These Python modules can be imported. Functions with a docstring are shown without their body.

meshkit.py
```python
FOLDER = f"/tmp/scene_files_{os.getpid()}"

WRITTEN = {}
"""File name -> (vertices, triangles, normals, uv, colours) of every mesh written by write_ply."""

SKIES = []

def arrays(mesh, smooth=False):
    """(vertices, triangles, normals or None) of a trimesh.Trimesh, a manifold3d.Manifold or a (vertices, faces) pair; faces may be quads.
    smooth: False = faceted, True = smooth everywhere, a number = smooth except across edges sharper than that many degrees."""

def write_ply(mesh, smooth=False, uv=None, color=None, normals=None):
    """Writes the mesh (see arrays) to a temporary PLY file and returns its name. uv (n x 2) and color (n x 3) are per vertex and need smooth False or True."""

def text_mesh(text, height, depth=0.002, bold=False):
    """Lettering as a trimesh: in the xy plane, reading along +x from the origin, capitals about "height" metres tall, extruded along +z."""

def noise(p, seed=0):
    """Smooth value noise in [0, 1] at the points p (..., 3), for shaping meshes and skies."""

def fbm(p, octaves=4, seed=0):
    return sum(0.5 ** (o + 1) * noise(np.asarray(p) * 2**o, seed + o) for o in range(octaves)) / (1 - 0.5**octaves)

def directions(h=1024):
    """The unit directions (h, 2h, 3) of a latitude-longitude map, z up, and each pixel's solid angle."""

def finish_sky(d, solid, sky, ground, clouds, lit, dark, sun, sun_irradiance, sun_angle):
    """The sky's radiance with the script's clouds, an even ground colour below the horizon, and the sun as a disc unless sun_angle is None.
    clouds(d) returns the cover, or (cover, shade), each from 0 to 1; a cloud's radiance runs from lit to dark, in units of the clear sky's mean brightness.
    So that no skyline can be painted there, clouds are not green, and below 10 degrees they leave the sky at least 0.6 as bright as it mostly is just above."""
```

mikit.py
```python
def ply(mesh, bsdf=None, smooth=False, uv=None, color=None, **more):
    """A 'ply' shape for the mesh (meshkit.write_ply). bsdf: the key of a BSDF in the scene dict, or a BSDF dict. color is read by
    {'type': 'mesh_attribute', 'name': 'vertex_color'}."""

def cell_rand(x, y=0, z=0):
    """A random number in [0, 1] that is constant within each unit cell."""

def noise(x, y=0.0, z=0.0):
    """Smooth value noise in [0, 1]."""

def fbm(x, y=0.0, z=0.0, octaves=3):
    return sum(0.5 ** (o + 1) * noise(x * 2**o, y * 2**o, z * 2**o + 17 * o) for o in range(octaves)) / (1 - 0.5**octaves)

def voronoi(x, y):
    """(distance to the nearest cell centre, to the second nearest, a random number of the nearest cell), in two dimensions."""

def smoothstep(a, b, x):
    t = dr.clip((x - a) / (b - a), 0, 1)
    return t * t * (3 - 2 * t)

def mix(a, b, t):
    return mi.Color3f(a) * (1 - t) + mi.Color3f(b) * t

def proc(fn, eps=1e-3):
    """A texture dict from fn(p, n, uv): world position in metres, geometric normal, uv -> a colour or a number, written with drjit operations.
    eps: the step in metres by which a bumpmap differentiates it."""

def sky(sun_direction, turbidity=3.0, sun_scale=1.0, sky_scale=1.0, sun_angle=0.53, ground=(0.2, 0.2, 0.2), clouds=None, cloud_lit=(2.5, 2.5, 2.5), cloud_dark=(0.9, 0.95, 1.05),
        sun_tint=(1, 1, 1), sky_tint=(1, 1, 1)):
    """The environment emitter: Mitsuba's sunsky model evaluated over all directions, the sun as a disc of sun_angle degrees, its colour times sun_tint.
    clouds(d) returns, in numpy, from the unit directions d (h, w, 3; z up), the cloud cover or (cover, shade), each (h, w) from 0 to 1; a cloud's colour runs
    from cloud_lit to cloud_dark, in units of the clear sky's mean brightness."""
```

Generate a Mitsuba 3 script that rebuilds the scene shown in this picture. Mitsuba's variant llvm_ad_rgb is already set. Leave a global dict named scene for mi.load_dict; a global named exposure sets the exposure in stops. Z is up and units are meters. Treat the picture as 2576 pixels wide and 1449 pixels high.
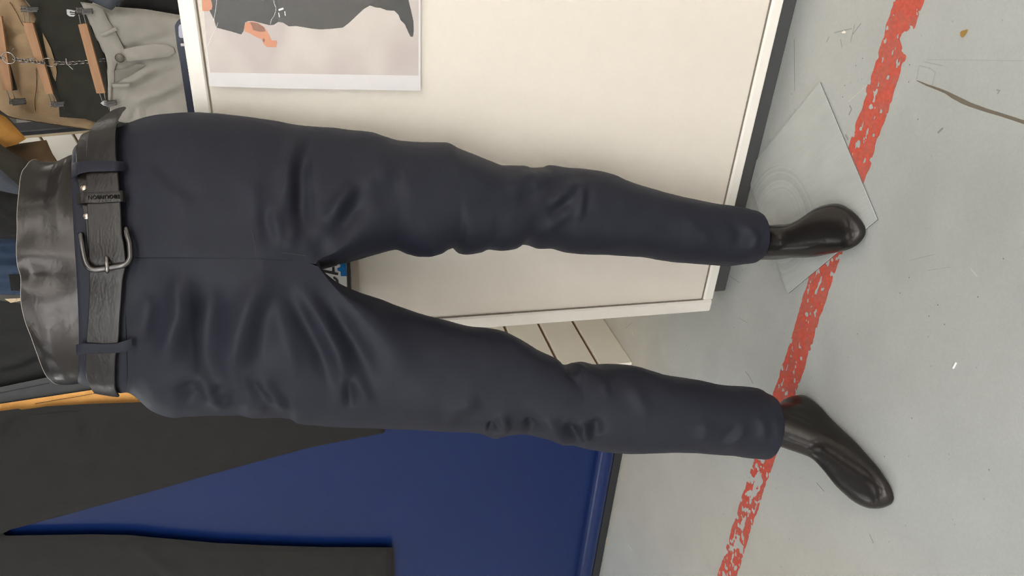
import math, random
import numpy as np, trimesh, mitsuba as mi, mikit, meshkit
import drjit as dr
import manifold3d as m3
from scipy.spatial import Delaunay
from shapely.geometry import Polygon, Point, LineString, box as sbox
from shapely import contains_xy, distance, points as spoints

random.seed(7); rng = np.random.default_rng(7)
scene, labels = {'type': 'scene'}, {}

# ------------------------------------------------------------------ camera, lamps, exposure
CX, CY, F, H = 724.5, 1288.0, 1774.436, 0.80            # the photograph was taken with the phone on its side
_dn = np.array([1167.0437 - CX, 8432.78 - CY, F]); _dn /= np.linalg.norm(_dn)
_up = -_dn
_Y = np.array([0, 0, 1.0]); _Y = _Y - _Y.dot(_up) * _up; _Y /= np.linalg.norm(_Y)
R = np.stack([np.cross(_Y, _up), _Y, _up])
_o = np.array([0, 0, H])
scene['camera'] = {'type': 'perspective', 'fov': 2 * math.degrees(math.atan(1288 / F)), 'fov_axis': 'x', 'near_clip': 0.02, 'far_clip': 60.0,
                   'to_world': mi.ScalarTransform4f().look_at(origin=[0, 0, H], target=(_o + R[:, 2]).tolist(), up=R[:, 0].tolist())}
exposure = 1.07
def LAMP(x, y):                                          # cooler tubes over the left aisle, warmer ones on the right, the far rows weaker
    c = np.array([18.5, 18.9, 19.1] if x < -2 else [14.0, 14.0, 13.9] if x < 0 else [10.6, 10.2, 9.6] if x < 2 else [10.0, 9.5, 8.7])
    return [float(v) for v in c * {-8.2: 2.2, -6.4: 2.2, -4.6: 1.9, -2.8: 1.2, -1.0: .7, 0.8: .35, 2.6: .6}[y]]
LAMPS = [(x, y) for x in (-3.3, -1.1, 1.1, 3.3) for y in (-8.2, -6.4, -4.6, -2.8, -1.0, 0.8, 2.6)]
CEIL = 2.75


def ray(x, y): return R @ np.array([1449 - y - CX, x - CY, F])
def at_y(x, y, Yp): d = ray(x, y); return _o + d * (Yp / d[1])
def at_z(x, y, z=0.0): d = ray(x, y); return _o + d * ((z - H) / d[2])
ANG = 0.52644627                                         # the shop fittings stand turned by 30 degrees
T = np.array([math.cos(ANG), -math.sin(ANG), 0]); E = np.array([math.sin(ANG), math.cos(ANG), 0])
def at_g(x, y, dd): d = ray(x, y); return _o + d * (dd / (d @ E))
def g(t, d, z): return t * T + d * E + np.array([0, 0, z])
GM = np.stack([T, E, [0, 0, 1.0]], 1)                    # (t, depth, z) -> world
def tg(p): p = np.asarray(p); return np.stack([p @ T, p @ E, p[..., 2]], -1)


def srgb(*c):
    c = np.array(c, float) / 255
    return np.where(c <= 0.04045, c / 12.92, ((c + 0.055) / 1.055) ** 2.4)
def col(*c, k=1.0): return {'type': 'rgb', 'value': [float(min(.95, v)) for v in srgb(*c) * k]}


# ------------------------------------------------------------------ materials
def mat(key, color, rough=.7, spec=.4, bump=None, bscale=1.0, **kw):
    b = {'type': 'principled', 'base_color': color, 'roughness': rough, 'specular': spec, **kw}
    if bump is not None:
        b = {'type': 'bumpmap', 'arbitrary': mikit.proc(bump, eps=6e-4), 'scale': bscale, 'bsdf': b}
    scene[key] = {'type': 'twosided', 'bsdf': b}
    return key


def cloth_col(c, amp=.10, sc=70.0):
    c = srgb(*c)
    def fn(p, n, uv):
        k = 1 + amp * (mikit.fbm(p.x * sc, p.y * sc, p.z * sc, 2) - .5) * 2 + .06 * (mikit.noise(p.x * 900, p.y * 900, p.z * 900) - .5)
        return mi.Color3f(float(c[0]), float(c[1]), float(c[2])) * k
    return mikit.proc(fn)


def seg_dist(px, py, a, b):
    ax, ay, bx, by = float(a[0]), float(a[1]), float(b[0]), float(b[1])
    dx, dy = bx - ax, by - ay
    L = dx * dx + dy * dy
    t = dr.clip(((px - ax) * dx + (py - ay) * dy) / L, 0, 1)
    return dr.sqrt(dr.square(px - ax - t * dx) + dr.square(py - ay - t * dy))


_W = lambda pts: [at_z(*p)[:2] for p in pts]
SCRATCH = [  # (points in the photograph, half width m, darkness)
    ([(1998, 100), (1999, 228)], .0006, .45), ([(2165, 60), (2146, 85)], .0009, .35), ([(2142, 72), (2100, 82)], .0008, .3),
    ([(2150, 62), (2140, 105)], .0009, .3), ([(2085, 93), (2080, 105)], .001, .3), ([(2370, 165), (2345, 160), (2325, 155)], .0006, .2),
    ([(2305, 205), (2312, 165), (2340, 172), (2353, 182), (2345, 215)], .0006, .2), ([(2138, 266), (2142, 275), (2136, 288)], .0011, .4),
    ([(2371, 323), (2360, 333)], .0011, .45), ([(2508, 226), (2515, 228), (2510, 235)], .0008, .35), ([(2128, 340), (2133, 350)], .0016, .35),
    ([(1835, 694), (1860, 711)], .0006, .4), ([(1876, 935), (1885, 947), (1894, 964)], .0007, .5), ([(2055, 1215), (2073, 1236)], .0006, .55),
    ([(2188, 1344), (2197, 1366)], .0006, .5), ([(1574, 810), (1575, 825), (1590, 812)], .0007, .3), ([(1860, 800), (1880, 812)], .0006, .25),
    ([(2290, 655), (2350, 640)], .0005, .2), ([(2335, 680), (2390, 672)], .0005, .15), ([(2330, 150), (2576, 153)], .0005, .12),
    ([(1580, 1370), (1590, 1385)], .0008, -.3), ([(1590, 832), (1594, 848)], .0008, -.35), ([(2442, 676), (2458, 695)], .0006, -.25),
    ([(2180, 215), (2135, 255)], .0007, -.12), ([(2115, 100), (2118, 118)], .001, .25),
]
SPECKS = [(2264, 737), (2359, 767), (2337, 795), (2460, 747), (2524, 651), (2376, 816), (2157, 840), (2287, 698), (1867, 679), (1850, 720), (1846, 824), (1726, 868), (1690, 910),
          (1952, 1228), (1820, 1293), (1985, 1355), (2294, 1052), (2225, 1149), (1965, 1426), (2125, 215), (2120, 244), (2153, 165), (2170, 147), (2288, 163), (2286, 206), (2309, 300), (1570, 1165), (1640, 1390), (2488, 1182)]


def floor_col(p, n, uv):
    x, y = p.x, p.y
    a = mikit.fbm(x * 1.7 + 3, y * 1.7, 0.0, 3)
    b = mikit.fbm(x * 9, y * 9, 2.0, 3)
    c = mikit.noise(x * 420, y * 420, 5.0)
    k = .93 + .14 * (a - .5) + .10 * (b - .5) + .05 * (c - .5)
    base = mikit.mix(mi.Color3f(*[float(v) for v in srgb(176, 178, 175)]), mi.Color3f(*[float(v) for v in srgb(183, 179, 169)]), mikit.smoothstep(.35, .65, mikit.fbm(x * .9 + 9, y * .9, 1.0, 2)))
    w1, w2, r = mikit.voronoi(x * 42, y * 42)
    k = k * dr.select((w1 < .02 + .035 * r) & (r > .94), mi.Float(.82), mi.Float(1.0))
    k = k * (1 - .05 * mikit.smoothstep(.6, .8, mikit.fbm(x * 7 + y * 2, y * 7, 4.0, 2)))
    for pts, w, dk in SCRATCH:
        q = _W(pts)
        d = seg_dist(x, y, q[0], q[1])
        for i in range(1, len(q) - 1):
            d = dr.minimum(d, seg_dist(x, y, q[i], q[i + 1]))
        k = k * (1 - dk * mikit.smoothstep(w * 1.8, w * .5, d))
    for s in SPECKS:
        q = at_z(*s)
        d = dr.sqrt(dr.square(x - float(q[0])) + dr.square(y - float(q[1])))
        k = k * (1 - .55 * mikit.smoothstep(.0014, .0006, d))
    return base * k


def stripe_col(p, n, uv):
    a = mikit.fbm(p.x * 60, p.y * 60, 0.0, 3)
    return mikit.mix(mi.Color3f(*[float(v) for v in srgb(188, 80, 65)]), mi.Color3f(*[float(v) for v in srgb(178, 88, 75)]), mikit.smoothstep(.35, .65, a)) * (.92 + .16 * mikit.noise(p.x * 300, p.y * 300))


_pc = at_z(1975, 560, .004)


def plate_col(p, n, uv):
    x, y = p.x - float(_pc[0]) - .005, p.y - float(_pc[1]) - .02
    r = dr.sqrt(x * x + y * y)
    th = dr.atan2(y, x)
    rings = mikit.noise(r * 420 + mikit.noise(th * 2, r * 20) * 3, 3.0, 0.0)
    m = mikit.smoothstep(.045, .06, r) * mikit.smoothstep(.105, .095, r)
    k = 1 + .16 * m * (rings - .55) + .14 * (mikit.fbm(p.x * 16, p.y * 16, 0.0, 3) - .5) + .05 * (mikit.noise(p.x * 300 + p.y * 90, p.y * 40) - .5)
    k = k * (1 - .16 * mikit.smoothstep(.0012, .0004, dr.abs(r - .1005)) * mikit.smoothstep(-.5, .5, y * 20))
    return mi.Color3f(*[float(v) for v in srgb(172, 175, 172)]) * k


mat('mat_floor', mikit.proc(floor_col), .42, .35)
mat('mat_stripe', mikit.proc(stripe_col), .5, .35)
mat('mat_crack', col(112, 104, 92), .8, .2)
mat('mat_plate', mikit.proc(plate_col), .38, .5)
mat('mat_plate_edge', col(70, 72, 74), .4, .5)
mat('mat_wall', col(168, 166, 162), .8, .2)
mat('mat_wall_front', col(96, 94, 92), .8, .2)
mat('mat_wall_light', col(232, 229, 224), .8, .2)
mat('mat_ceiling', col(140, 140, 139), .9, .2)


def panel_col(p, n, uv):
    k = 1 + .03 * (mikit.fbm(p.x * 4, p.y * 4, p.z * 4, 3) - .5) + .02 * (mikit.noise(p.x * 400, p.y * 400, p.z * 400) - .5)
    return mi.Color3f(*[float(v) for v in srgb(219, 211, 199)]) * k


mat('mat_panel', mikit.proc(panel_col), .45, .35)
mat('mat_rail', col(234, 229, 220), .35, .4)
mat('mat_joint', col(120, 112, 104), .8, .2)
mat('mat_plinth', col(70, 70, 71), .7, .2)
mat('mat_navy', cloth_col((27, 29, 39), .10, 45), .58, .22, sheen=.15)
mat('mat_navy_dark', cloth_col((44, 46, 54), .08, 45), .75, .25, sheen=.3)
mat('mat_thread', col(66, 66, 72), .7, .2)
mat('mat_black_cloth', cloth_col((27, 26, 25), .12, 30), .75, .25, sheen=.3)
mat('mat_black2', cloth_col((28, 28, 28), .12, 30), .75, .25, sheen=.3)
mat('mat_grey_cloth', cloth_col((64, 66, 67), .10, 30), .8, .25, sheen=.3)
mat('mat_orange', cloth_col((206, 150, 84), .10, 30), .8, .25, sheen=.3)
mat('mat_khaki', cloth_col((146, 123, 95), .18, 22), .8, .25, sheen=.3)
mat('mat_green', cloth_col((40, 39, 32), .20, 30), .8, .25, sheen=.3)
mat('mat_shorts', cloth_col((138, 134, 127), .12, 25), .8, .25, sheen=.3)
mat('mat_shorts_in', cloth_col((112, 108, 102), .12, 25), .8, .25, sheen=.3)
mat('mat_gold', cloth_col((140, 98, 44), .25, 20), .8, .25, sheen=.3)
mat('mat_brown', cloth_col((68, 52, 34), .25, 20), .8, .25, sheen=.3)
mat('mat_dark_brown', cloth_col((36, 32, 26), .25, 20), .8, .25, sheen=.3)
mat('mat_slate', cloth_col((64, 68, 76), .15, 20), .8, .25, sheen=.3)
mat('mat_denim', cloth_col((50, 64, 84), .25, 40), .8, .25, sheen=.3)


def leather_bump(p, n, uv):
    return mikit.fbm(p.x * 260, p.y * 260, p.z * 520, 3) + .7 * mikit.fbm(p.x * 55, p.y * 55, p.z * 170 + 4, 2)
def leather_col(p, n, uv):
    k = .85 + .5 * (mikit.fbm(p.x * 50, p.y * 50, p.z * 160, 3) - .4)
    return mi.Color3f(*[float(v) for v in srgb(30, 26, 25)]) * k
mat('mat_leather', mikit.proc(leather_col), .34, .35, bump=leather_bump, bscale=.00035)
mat('mat_leather_edge', col(112, 104, 98), .7, .3)
mat('mat_hole', col(16, 15, 15), .9, .1)


def body_bump(p, n, uv):
    return mikit.fbm(p.x * 110, p.y * 110, p.z * 110, 3) + .35 * mikit.noise(p.x * 420, p.y * 420, p.z * 420) + .5 * mikit.fbm(p.x * 30 + 7, p.y * 30, p.z * 30, 2)
mat('mat_mannequin', col(44, 41, 40), .27, .55, bump=body_bump, bscale=.00022, metallic=.65)
mat('mat_rim', col(140, 134, 128), .4, .5)
mat('mat_steel', col(150, 146, 142), .28, .5, metallic=1.0)
mat('mat_dark_steel', col(96, 94, 94), .3, .5, metallic=1.0)
mat('mat_brass', col(176, 164, 152), .25, .5, metallic=1.0)
mat('mat_clip', col(64, 62, 61), .38, .5, metallic=.7)
mat('mat_plastic_clear', col(150, 150, 150), .25, .5)


def wood_col(p, n, uv):
    w = mikit.fbm((p.x + p.y) * 6, p.z * 120, p.y * 30, 3)
    return mikit.mix(mi.Color3f(*[float(v) for v in srgb(160, 122, 90)]), mi.Color3f(*[float(v) for v in srgb(138, 100, 70)]), w)
mat('mat_wood', mikit.proc(wood_col), .55, .35)


def blue_col(p, n, uv):
    k = .9 + .25 * (mikit.fbm(p.x * 3, p.y * 3, p.z * 3, 3) - .45) + .05 * mikit.noise(p.x * 500, p.y * 500, p.z * 500)
    return mi.Color3f(*[float(v) for v in srgb(10, 31, 76)]) * k
mat('mat_blue', mikit.proc(blue_col), .30, .3)
mat('mat_slat', col(232, 226, 214), .5, .3)
mat('mat_groove', col(126, 98, 74), .8, .2)
mat('mat_chipboard', col(150, 126, 100), .9, .1)
mat('mat_black', col(34, 35, 38), .5, .35)
mat('mat_navy_frame', col(38, 42, 56), .4, .4)
mat('mat_lilac', col(170, 170, 188), .4, .4)
mat('mat_strip', col(178, 160, 132), .6, .3)
mat('mat_paper', col(212, 207, 207), .3, .4)
def print_col(p, n, uv):
    a = mikit.fbm(p.x * 7 + 2, p.y * 7, p.z * 9, 3)
    return mikit.mix(mi.Color3f(*[float(v) for v in srgb(198, 188, 181)]), mi.Color3f(*[float(v) for v in srgb(184, 171, 167)]), mikit.smoothstep(.38, .62, a))
mat('mat_print', mikit.proc(print_col), .3, .4)
mat('mat_ink', col(42, 40, 39), .35, .4)
mat('mat_ink2', col(54, 51, 50), .35, .4)
mat('mat_skin', col(196, 128, 92), .35, .4)
mat('mat_skin_dark', col(132, 82, 60), .35, .4)
mat('mat_white_print', col(232, 230, 230), .35, .4)
mat('mat_sign_blue', col(10, 112, 182), .35, .4)
mat('mat_sign_black', col(40, 40, 42), .35, .4)
mat('mat_sign_grey', col(160, 150, 138), .5, .3)
mat('mat_leaf', col(152, 120, 62), .7, .2)
mat('mat_white_bit', col(250, 250, 248), .5, .3)
scene['mat_film'] = {'type': 'thindielectric', 'int_ior': 1.45}
mat('mat_fixture', col(225, 225, 222), .5, .3)


# ------------------------------------------------------------------ helpers
def obj(key, mesh, m, smooth=False, **kw):
    base, k = key, 0
    while key in scene:
        k += 1
        key = f'{base}_{k:03d}'
    scene[key] = mikit.ply(mesh, m, smooth=smooth, **kw)
    return key


def lab(key, label=None, cat=None, group=None, kind=None):
    d = labels.setdefault(key, {})
    for a, b in (('label', label), ('category', cat), ('group', group), ('kind', kind)):
        if b: d[a] = b
    return key


def cat(*ms): return trimesh.util.concatenate([m for m in ms])


def cbox(lo, hi, c=.002):
    lo, hi = np.minimum(lo, hi), np.maximum(lo, hi)
    c = min(c, .45 * float(min(hi - lo)))
    pts = []
    for s in np.ndindex(2, 2, 2):
        v = np.where(s, hi, lo).astype(float); q = np.where(s, -1, 1)
        for ax in range(3):
            w = v + q * c; w[ax] = v[ax]
            pts.append(w)
    return trimesh.convex.convex_hull(np.array(pts))


def gbox(t0, t1, d0, d1, z0, z1, c=.002):
    m = cbox([t0, d0, z0], [t1, d1, z1], c)
    m.vertices = m.vertices @ GM.T
    return m


def tube(pts, r, n=10, closed=False):
    pts = np.asarray(pts, float); N = len(pts)
    tan = np.gradient(pts, axis=0) if not closed else np.roll(pts, -1, 0) - np.roll(pts, 1, 0)
    tan /= np.linalg.norm(tan, axis=1, keepdims=True)
    ref = np.array([.31, .22, .93]); V = []
    u = np.cross(tan[0], ref); u /= np.linalg.norm(u)
    rr = np.broadcast_to(np.asarray(r, float), (N,))
    for i in range(N):
        u = u - u.dot(tan[i]) * tan[i]; u /= np.linalg.norm(u)
        w = np.cross(tan[i], u)
        a = np.linspace(0, 2 * np.pi, n, endpoint=False)
        V.append(pts[i] + rr[i] * (np.cos(a)[:, None] * u + np.sin(a)[:, None] * w))
    V = np.vstack(V); Fc = []
    for i in range(N if closed else N - 1):
        j = (i + 1) % N
        for k in range(n):
            l = (k + 1) % n
            Fc += [[i * n + k, i * n + l, j * n + l], [i * n + k, j * n + l, j * n + k]]
    if not closed:
        V = np.vstack([V, pts[0], pts[-1]])
        for k in range(n):
            l = (k + 1) % n
            Fc += [[N * n, l, k], [N * n + 1, (N - 1) * n + k, (N - 1) * n + l]]
    return trimesh.Trimesh(V, Fc, process=False)


def smoothline(pts, n=40):
    from scipy.interpolate import PchipInterpolator
    pts = np.asarray(pts, float)
    s = np.r_[0, np.cumsum(np.linalg.norm(np.diff(pts, axis=0), axis=1))]
    return PchipInterpolator(s, pts)(np.linspace(0, s[-1], n))


def sstep(a, b, x):
    t = np.clip((x - a) / (b - a), 0, 1)
    return t * t * (3 - 2 * t)


def poly_dist(P, line):
    """distance of the points P (n,2) to a polyline and the position along it (0..1)"""
    line = np.asarray(line, float)
    L = np.r_[0, np.cumsum(np.linalg.norm(np.diff(line, axis=0), axis=1))]
    best = np.full(len(P), 1e9); pos = np.zeros(len(P))
    for i in range(len(line) - 1):
        a, b = line[i], line[i + 1]; ab = b - a
        t = np.clip(((P - a) @ ab) / (ab @ ab), 0, 1)
        d = np.linalg.norm(P - a - t[:, None] * ab, axis=1)
        w = d < best
        best = np.where(w, d, best); pos = np.where(w, (L[i] + t * (L[i + 1] - L[i])) / L[-1], pos)
    return best, pos


def prism(P, plane, th=.0006, back=True, lift=0.0):
    """flat printed piece: outline in the photograph put on the fitting plane at depth 'plane', lifted towards the front"""
    q = np.array([tg(at_g(x, y, plane - lift)) for x, y in P])
    poly = Polygon(q[:, [0, 2]]).buffer(0)
    ms = []
    for gm in getattr(poly, 'geoms', [poly]):
        m = trimesh.creation.extrude_polygon(gm, th, engine='earcut')
        v = m.vertices.copy()
        m.vertices = np.stack([v[:, 0], plane - lift - v[:, 2], v[:, 1]], -1) @ GM.T
        m.invert()
        ms.append(m)
    return cat(*ms)


def cloth(P, frame, depth, th=.012, res=.008, strokes=(), wr=.0025, wsc=18.0, edge=.03, seed=0, swing=None, densify=.008):
    """A hanging piece of clothing: its outline in the photograph put at its own depth, padded to a soft thickness with folds.
    frame 'g': plane of the fittings, else 'y': plane across the room"""
    ata = (lambda x, y: at_g(x, y, depth)) if frame == 'g' else (lambda x, y: at_y(x, y, depth))
    ax, dp = (T, E) if frame == 'g' else (np.array([1.0, 0, 0]), np.array([0, 1.0, 0]))
    to2 = lambda p: np.array([p @ ax, p[2]])
    q = np.array([to2(ata(x, y)) for x, y in P])
    poly = Polygon(q).buffer(0)
    if poly.geom_type != 'Polygon': poly = max(poly.geoms, key=lambda s: s.area)
    ring = np.array(poly.segmentize(densify).exterior.coords)[:-1]
    x0, y0, x1, y1 = poly.bounds
    gx, gy = np.meshgrid(np.arange(x0, x1, res), np.arange(y0, y1, res)); gx = gx + (np.arange(gx.shape[0]) % 2)[:, None] * res / 2
    G = np.stack([gx.ravel(), gy.ravel()], 1)
    G = G[contains_xy(poly, G[:, 0], G[:, 1])]
    db = distance(poly.exterior, spoints(G)); G = G[db > res * .6]
    P2 = np.vstack([ring, G]); nb = len(ring)
    tri = Delaunay(P2).simplices
    c = P2[tri].mean(1); tri = tri[contains_xy(poly, c[:, 0], c[:, 1])]
    a, b, cc = P2[tri[:, 0]], P2[tri[:, 1]], P2[tri[:, 2]]
    ar = (b[:, 0] - a[:, 0]) * (cc[:, 1] - a[:, 1]) - (b[:, 1] - a[:, 1]) * (cc[:, 0] - a[:, 0])
    tri = tri[np.abs(ar) > 1e-10]; ar = ar[np.abs(ar) > 1e-10]
    tri = np.where((ar > 0)[:, None], tri, tri[:, ::-1])
    db = distance(poly.exterior, spoints(P2)); db[:nb] = 0
    u = np.clip(db / edge, 0, 1); prof = np.sqrt(1 - (1 - u) ** 2)
    h = th / 2 * prof
    N3 = np.stack([P2[:, 0] * wsc, P2[:, 1] * wsc * .45, np.full(len(P2), seed * 3.7)], 1)
    fold = wr * 2 * (meshkit.fbm(N3, 3, seed) - .5)
    for pts, amp, w in strokes:
        line = np.array([to2(ata(x, y)) for x, y in pts])
        d, s = poly_dist(P2, line)
        fold = fold + amp * np.exp(-(d / w) ** 2) * np.clip(np.minimum(s, 1 - s) * 6 + .25, 0, 1)
    fold = fold * (.35 + .65 * prof)
    off = fold if swing is None else fold + swing(P2)
    def w3(dd): return P2[:, :1] * ax + dd[:, None] * dp + P2[:, 1:] * np.array([0, 0, 1.0])
    front, back = w3(depth - off - h), w3(depth - off + h)
    n = len(P2); m_ = np.arange(n) + n; m_[:nb] = np.arange(nb)
    Vv = np.vstack([front, back])
    Fv = np.vstack([tri, m_[tri][:, ::-1]])
    return trimesh.Trimesh(Vv, Fv, process=False)

# ------------------------------------------------------------------ the room
def sbx(key, lo, hi, m, c=.0):
    obj(key, trimesh.creation.box(bounds=[lo, hi]), m); lab(key, kind='structure')
X0, X1, Y0, Y1 = -4.4, 4.4, -9.4, 5.2
sbx('floor', [X0, Y0, -.1], [X1, Y1, 0], 'mat_floor')
sbx('ceiling', [X0, Y0, CEIL], [X1, Y1, CEIL + .1], 'mat_ceiling')
sbx('wall_back', [X0, Y1, 0], [X1, Y1 + .1, CEIL], 'mat_wall')
sbx('wall_front', [X0, Y0 - .1, 0], [X1, Y0, CEIL], 'mat_wall_front')
sbx('wall_left', [X0 - .1, Y0, 0], [X0, Y1, CEIL], 'mat_wall_light')
sbx('wall_right', [X1, Y0, 0], [X1 + .1, Y1, CEIL], 'mat_wall_light')
for i, (lx, ly) in enumerate(LAMPS):
    k = 'ceiling_light' if i == 0 else f'ceiling_light_{i:03d}'
    ts, tl = .06, .62
    obj(k + '__housing', cbox([lx - tl - .02, ly - ts - .02, CEIL - .035], [lx + tl + .02, ly + ts + .02, CEIL - .002], .004), 'mat_fixture')
    scene[k + '__diffuser'] = mikit.ply(cbox([lx - tl, ly - ts, CEIL - .11], [lx + tl, ly + ts, CEIL - .037], .012), 'mat_fixture', emitter={'type': 'area', 'radiance': {'type': 'rgb', 'value': LAMP(lx, ly)}})
    lab(k, 'long fluorescent ceiling light in the rows above the shop floor', 'ceiling light', 'ceiling lights over the shop')


def clip_tris(V, Fc, f):
    """the part of a flat mesh where f >= 0"""
    out, V, base = [], [tuple(v) for v in V], {}
    def cut(a, b):
        k = (min(a, b), max(a, b))
        if k not in base:
            t = f[a] / (f[a] - f[b])
            V.append(tuple(np.array(V[a]) + t * (np.array(V[b]) - np.array(V[a])))); base[k] = len(V) - 1
        return base[k]
    for t in Fc:
        s = [f[i] >= 0 for i in t]; c = sum(s)
        if c == 3: out.append(t)
        elif c == 1:
            i = s.index(True); a, b, d = t[i], t[(i + 1) % 3], t[(i + 2) % 3]
            out.append([a, cut(a, b), cut(a, d)])
        elif c == 2:
            i = s.index(False); a, b, d = t[i], t[(i + 1) % 3], t[(i + 2) % 3]
            p, q = cut(a, b), cut(a, d)
            out += [[p, b, d], [p, d, q]]
    return np.array(V), np.array(out)


def painted_line():
    a, b = np.array([.368, .819]), np.array([-.667, 1.414])
    u = (b - a) / np.linalg.norm(b - a); n = np.array([-u[1], u[0]])
    L0, L1, st, hw = -.45, 2.4, .0028, .0275
    s = np.arange(L0, L1, st); w = np.arange(-.033, .0331, st)
    S, W = np.meshgrid(s, w, indexing='ij')
    P = a + S[..., None] * u + W[..., None] * n
    q = np.stack([P[..., 0], P[..., 1], np.zeros_like(S)], -1)
    edge = hw + .0045 * (meshkit.fbm(q * 45, 3, 3) - .5) * 2 - np.abs(W)
    wear = sstep(.55, 1.15, S)                                     # more worn towards the left
    ds = np.stack([S * 85, W * 150, np.zeros_like(S)], -1)
    chips = meshkit.fbm(ds, 3, 11); big = meshkit.fbm(np.stack([S * 24, W * 34, np.ones_like(S)], -1), 4, 21)
    f = np.minimum(edge / .004, (.675 - .07 * wear - chips) * 10)
    f = np.minimum(f, (.80 - .20 * wear - big) * 10)
    # the bare patch at the outer edge near the right-hand end
    q0 = at_z(2290, 100)[:2]; d = np.linalg.norm((P - q0) * [1, 1], axis=-1) + .02 * (meshkit.fbm(q * 90, 3, 8) - .5)
    f = np.minimum(f, (d - .016) * 80)
    nx, ny = S.shape; I = np.arange(nx * ny).reshape(nx, ny)
    Fc = np.concatenate([np.stack([I[:-1, :-1], I[1:, :-1], I[1:, 1:]], -1).reshape(-1, 3), np.stack([I[:-1, :-1], I[1:, 1:], I[:-1, 1:]], -1).reshape(-1, 3)])
    V, Fc = clip_tris(P.reshape(-1, 2), Fc.tolist(), f.ravel())
    V = np.hstack([V, np.full((len(V), 1), .0004)])
    m = trimesh.Trimesh(V, Fc, process=False)
    if m.face_normals[:, 2].mean() < 0: m.invert()
    return m


obj('floor__painted_line', painted_line(), 'mat_stripe'); lab('floor__painted_line', 'chipped red painted line across the grey floor')


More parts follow.
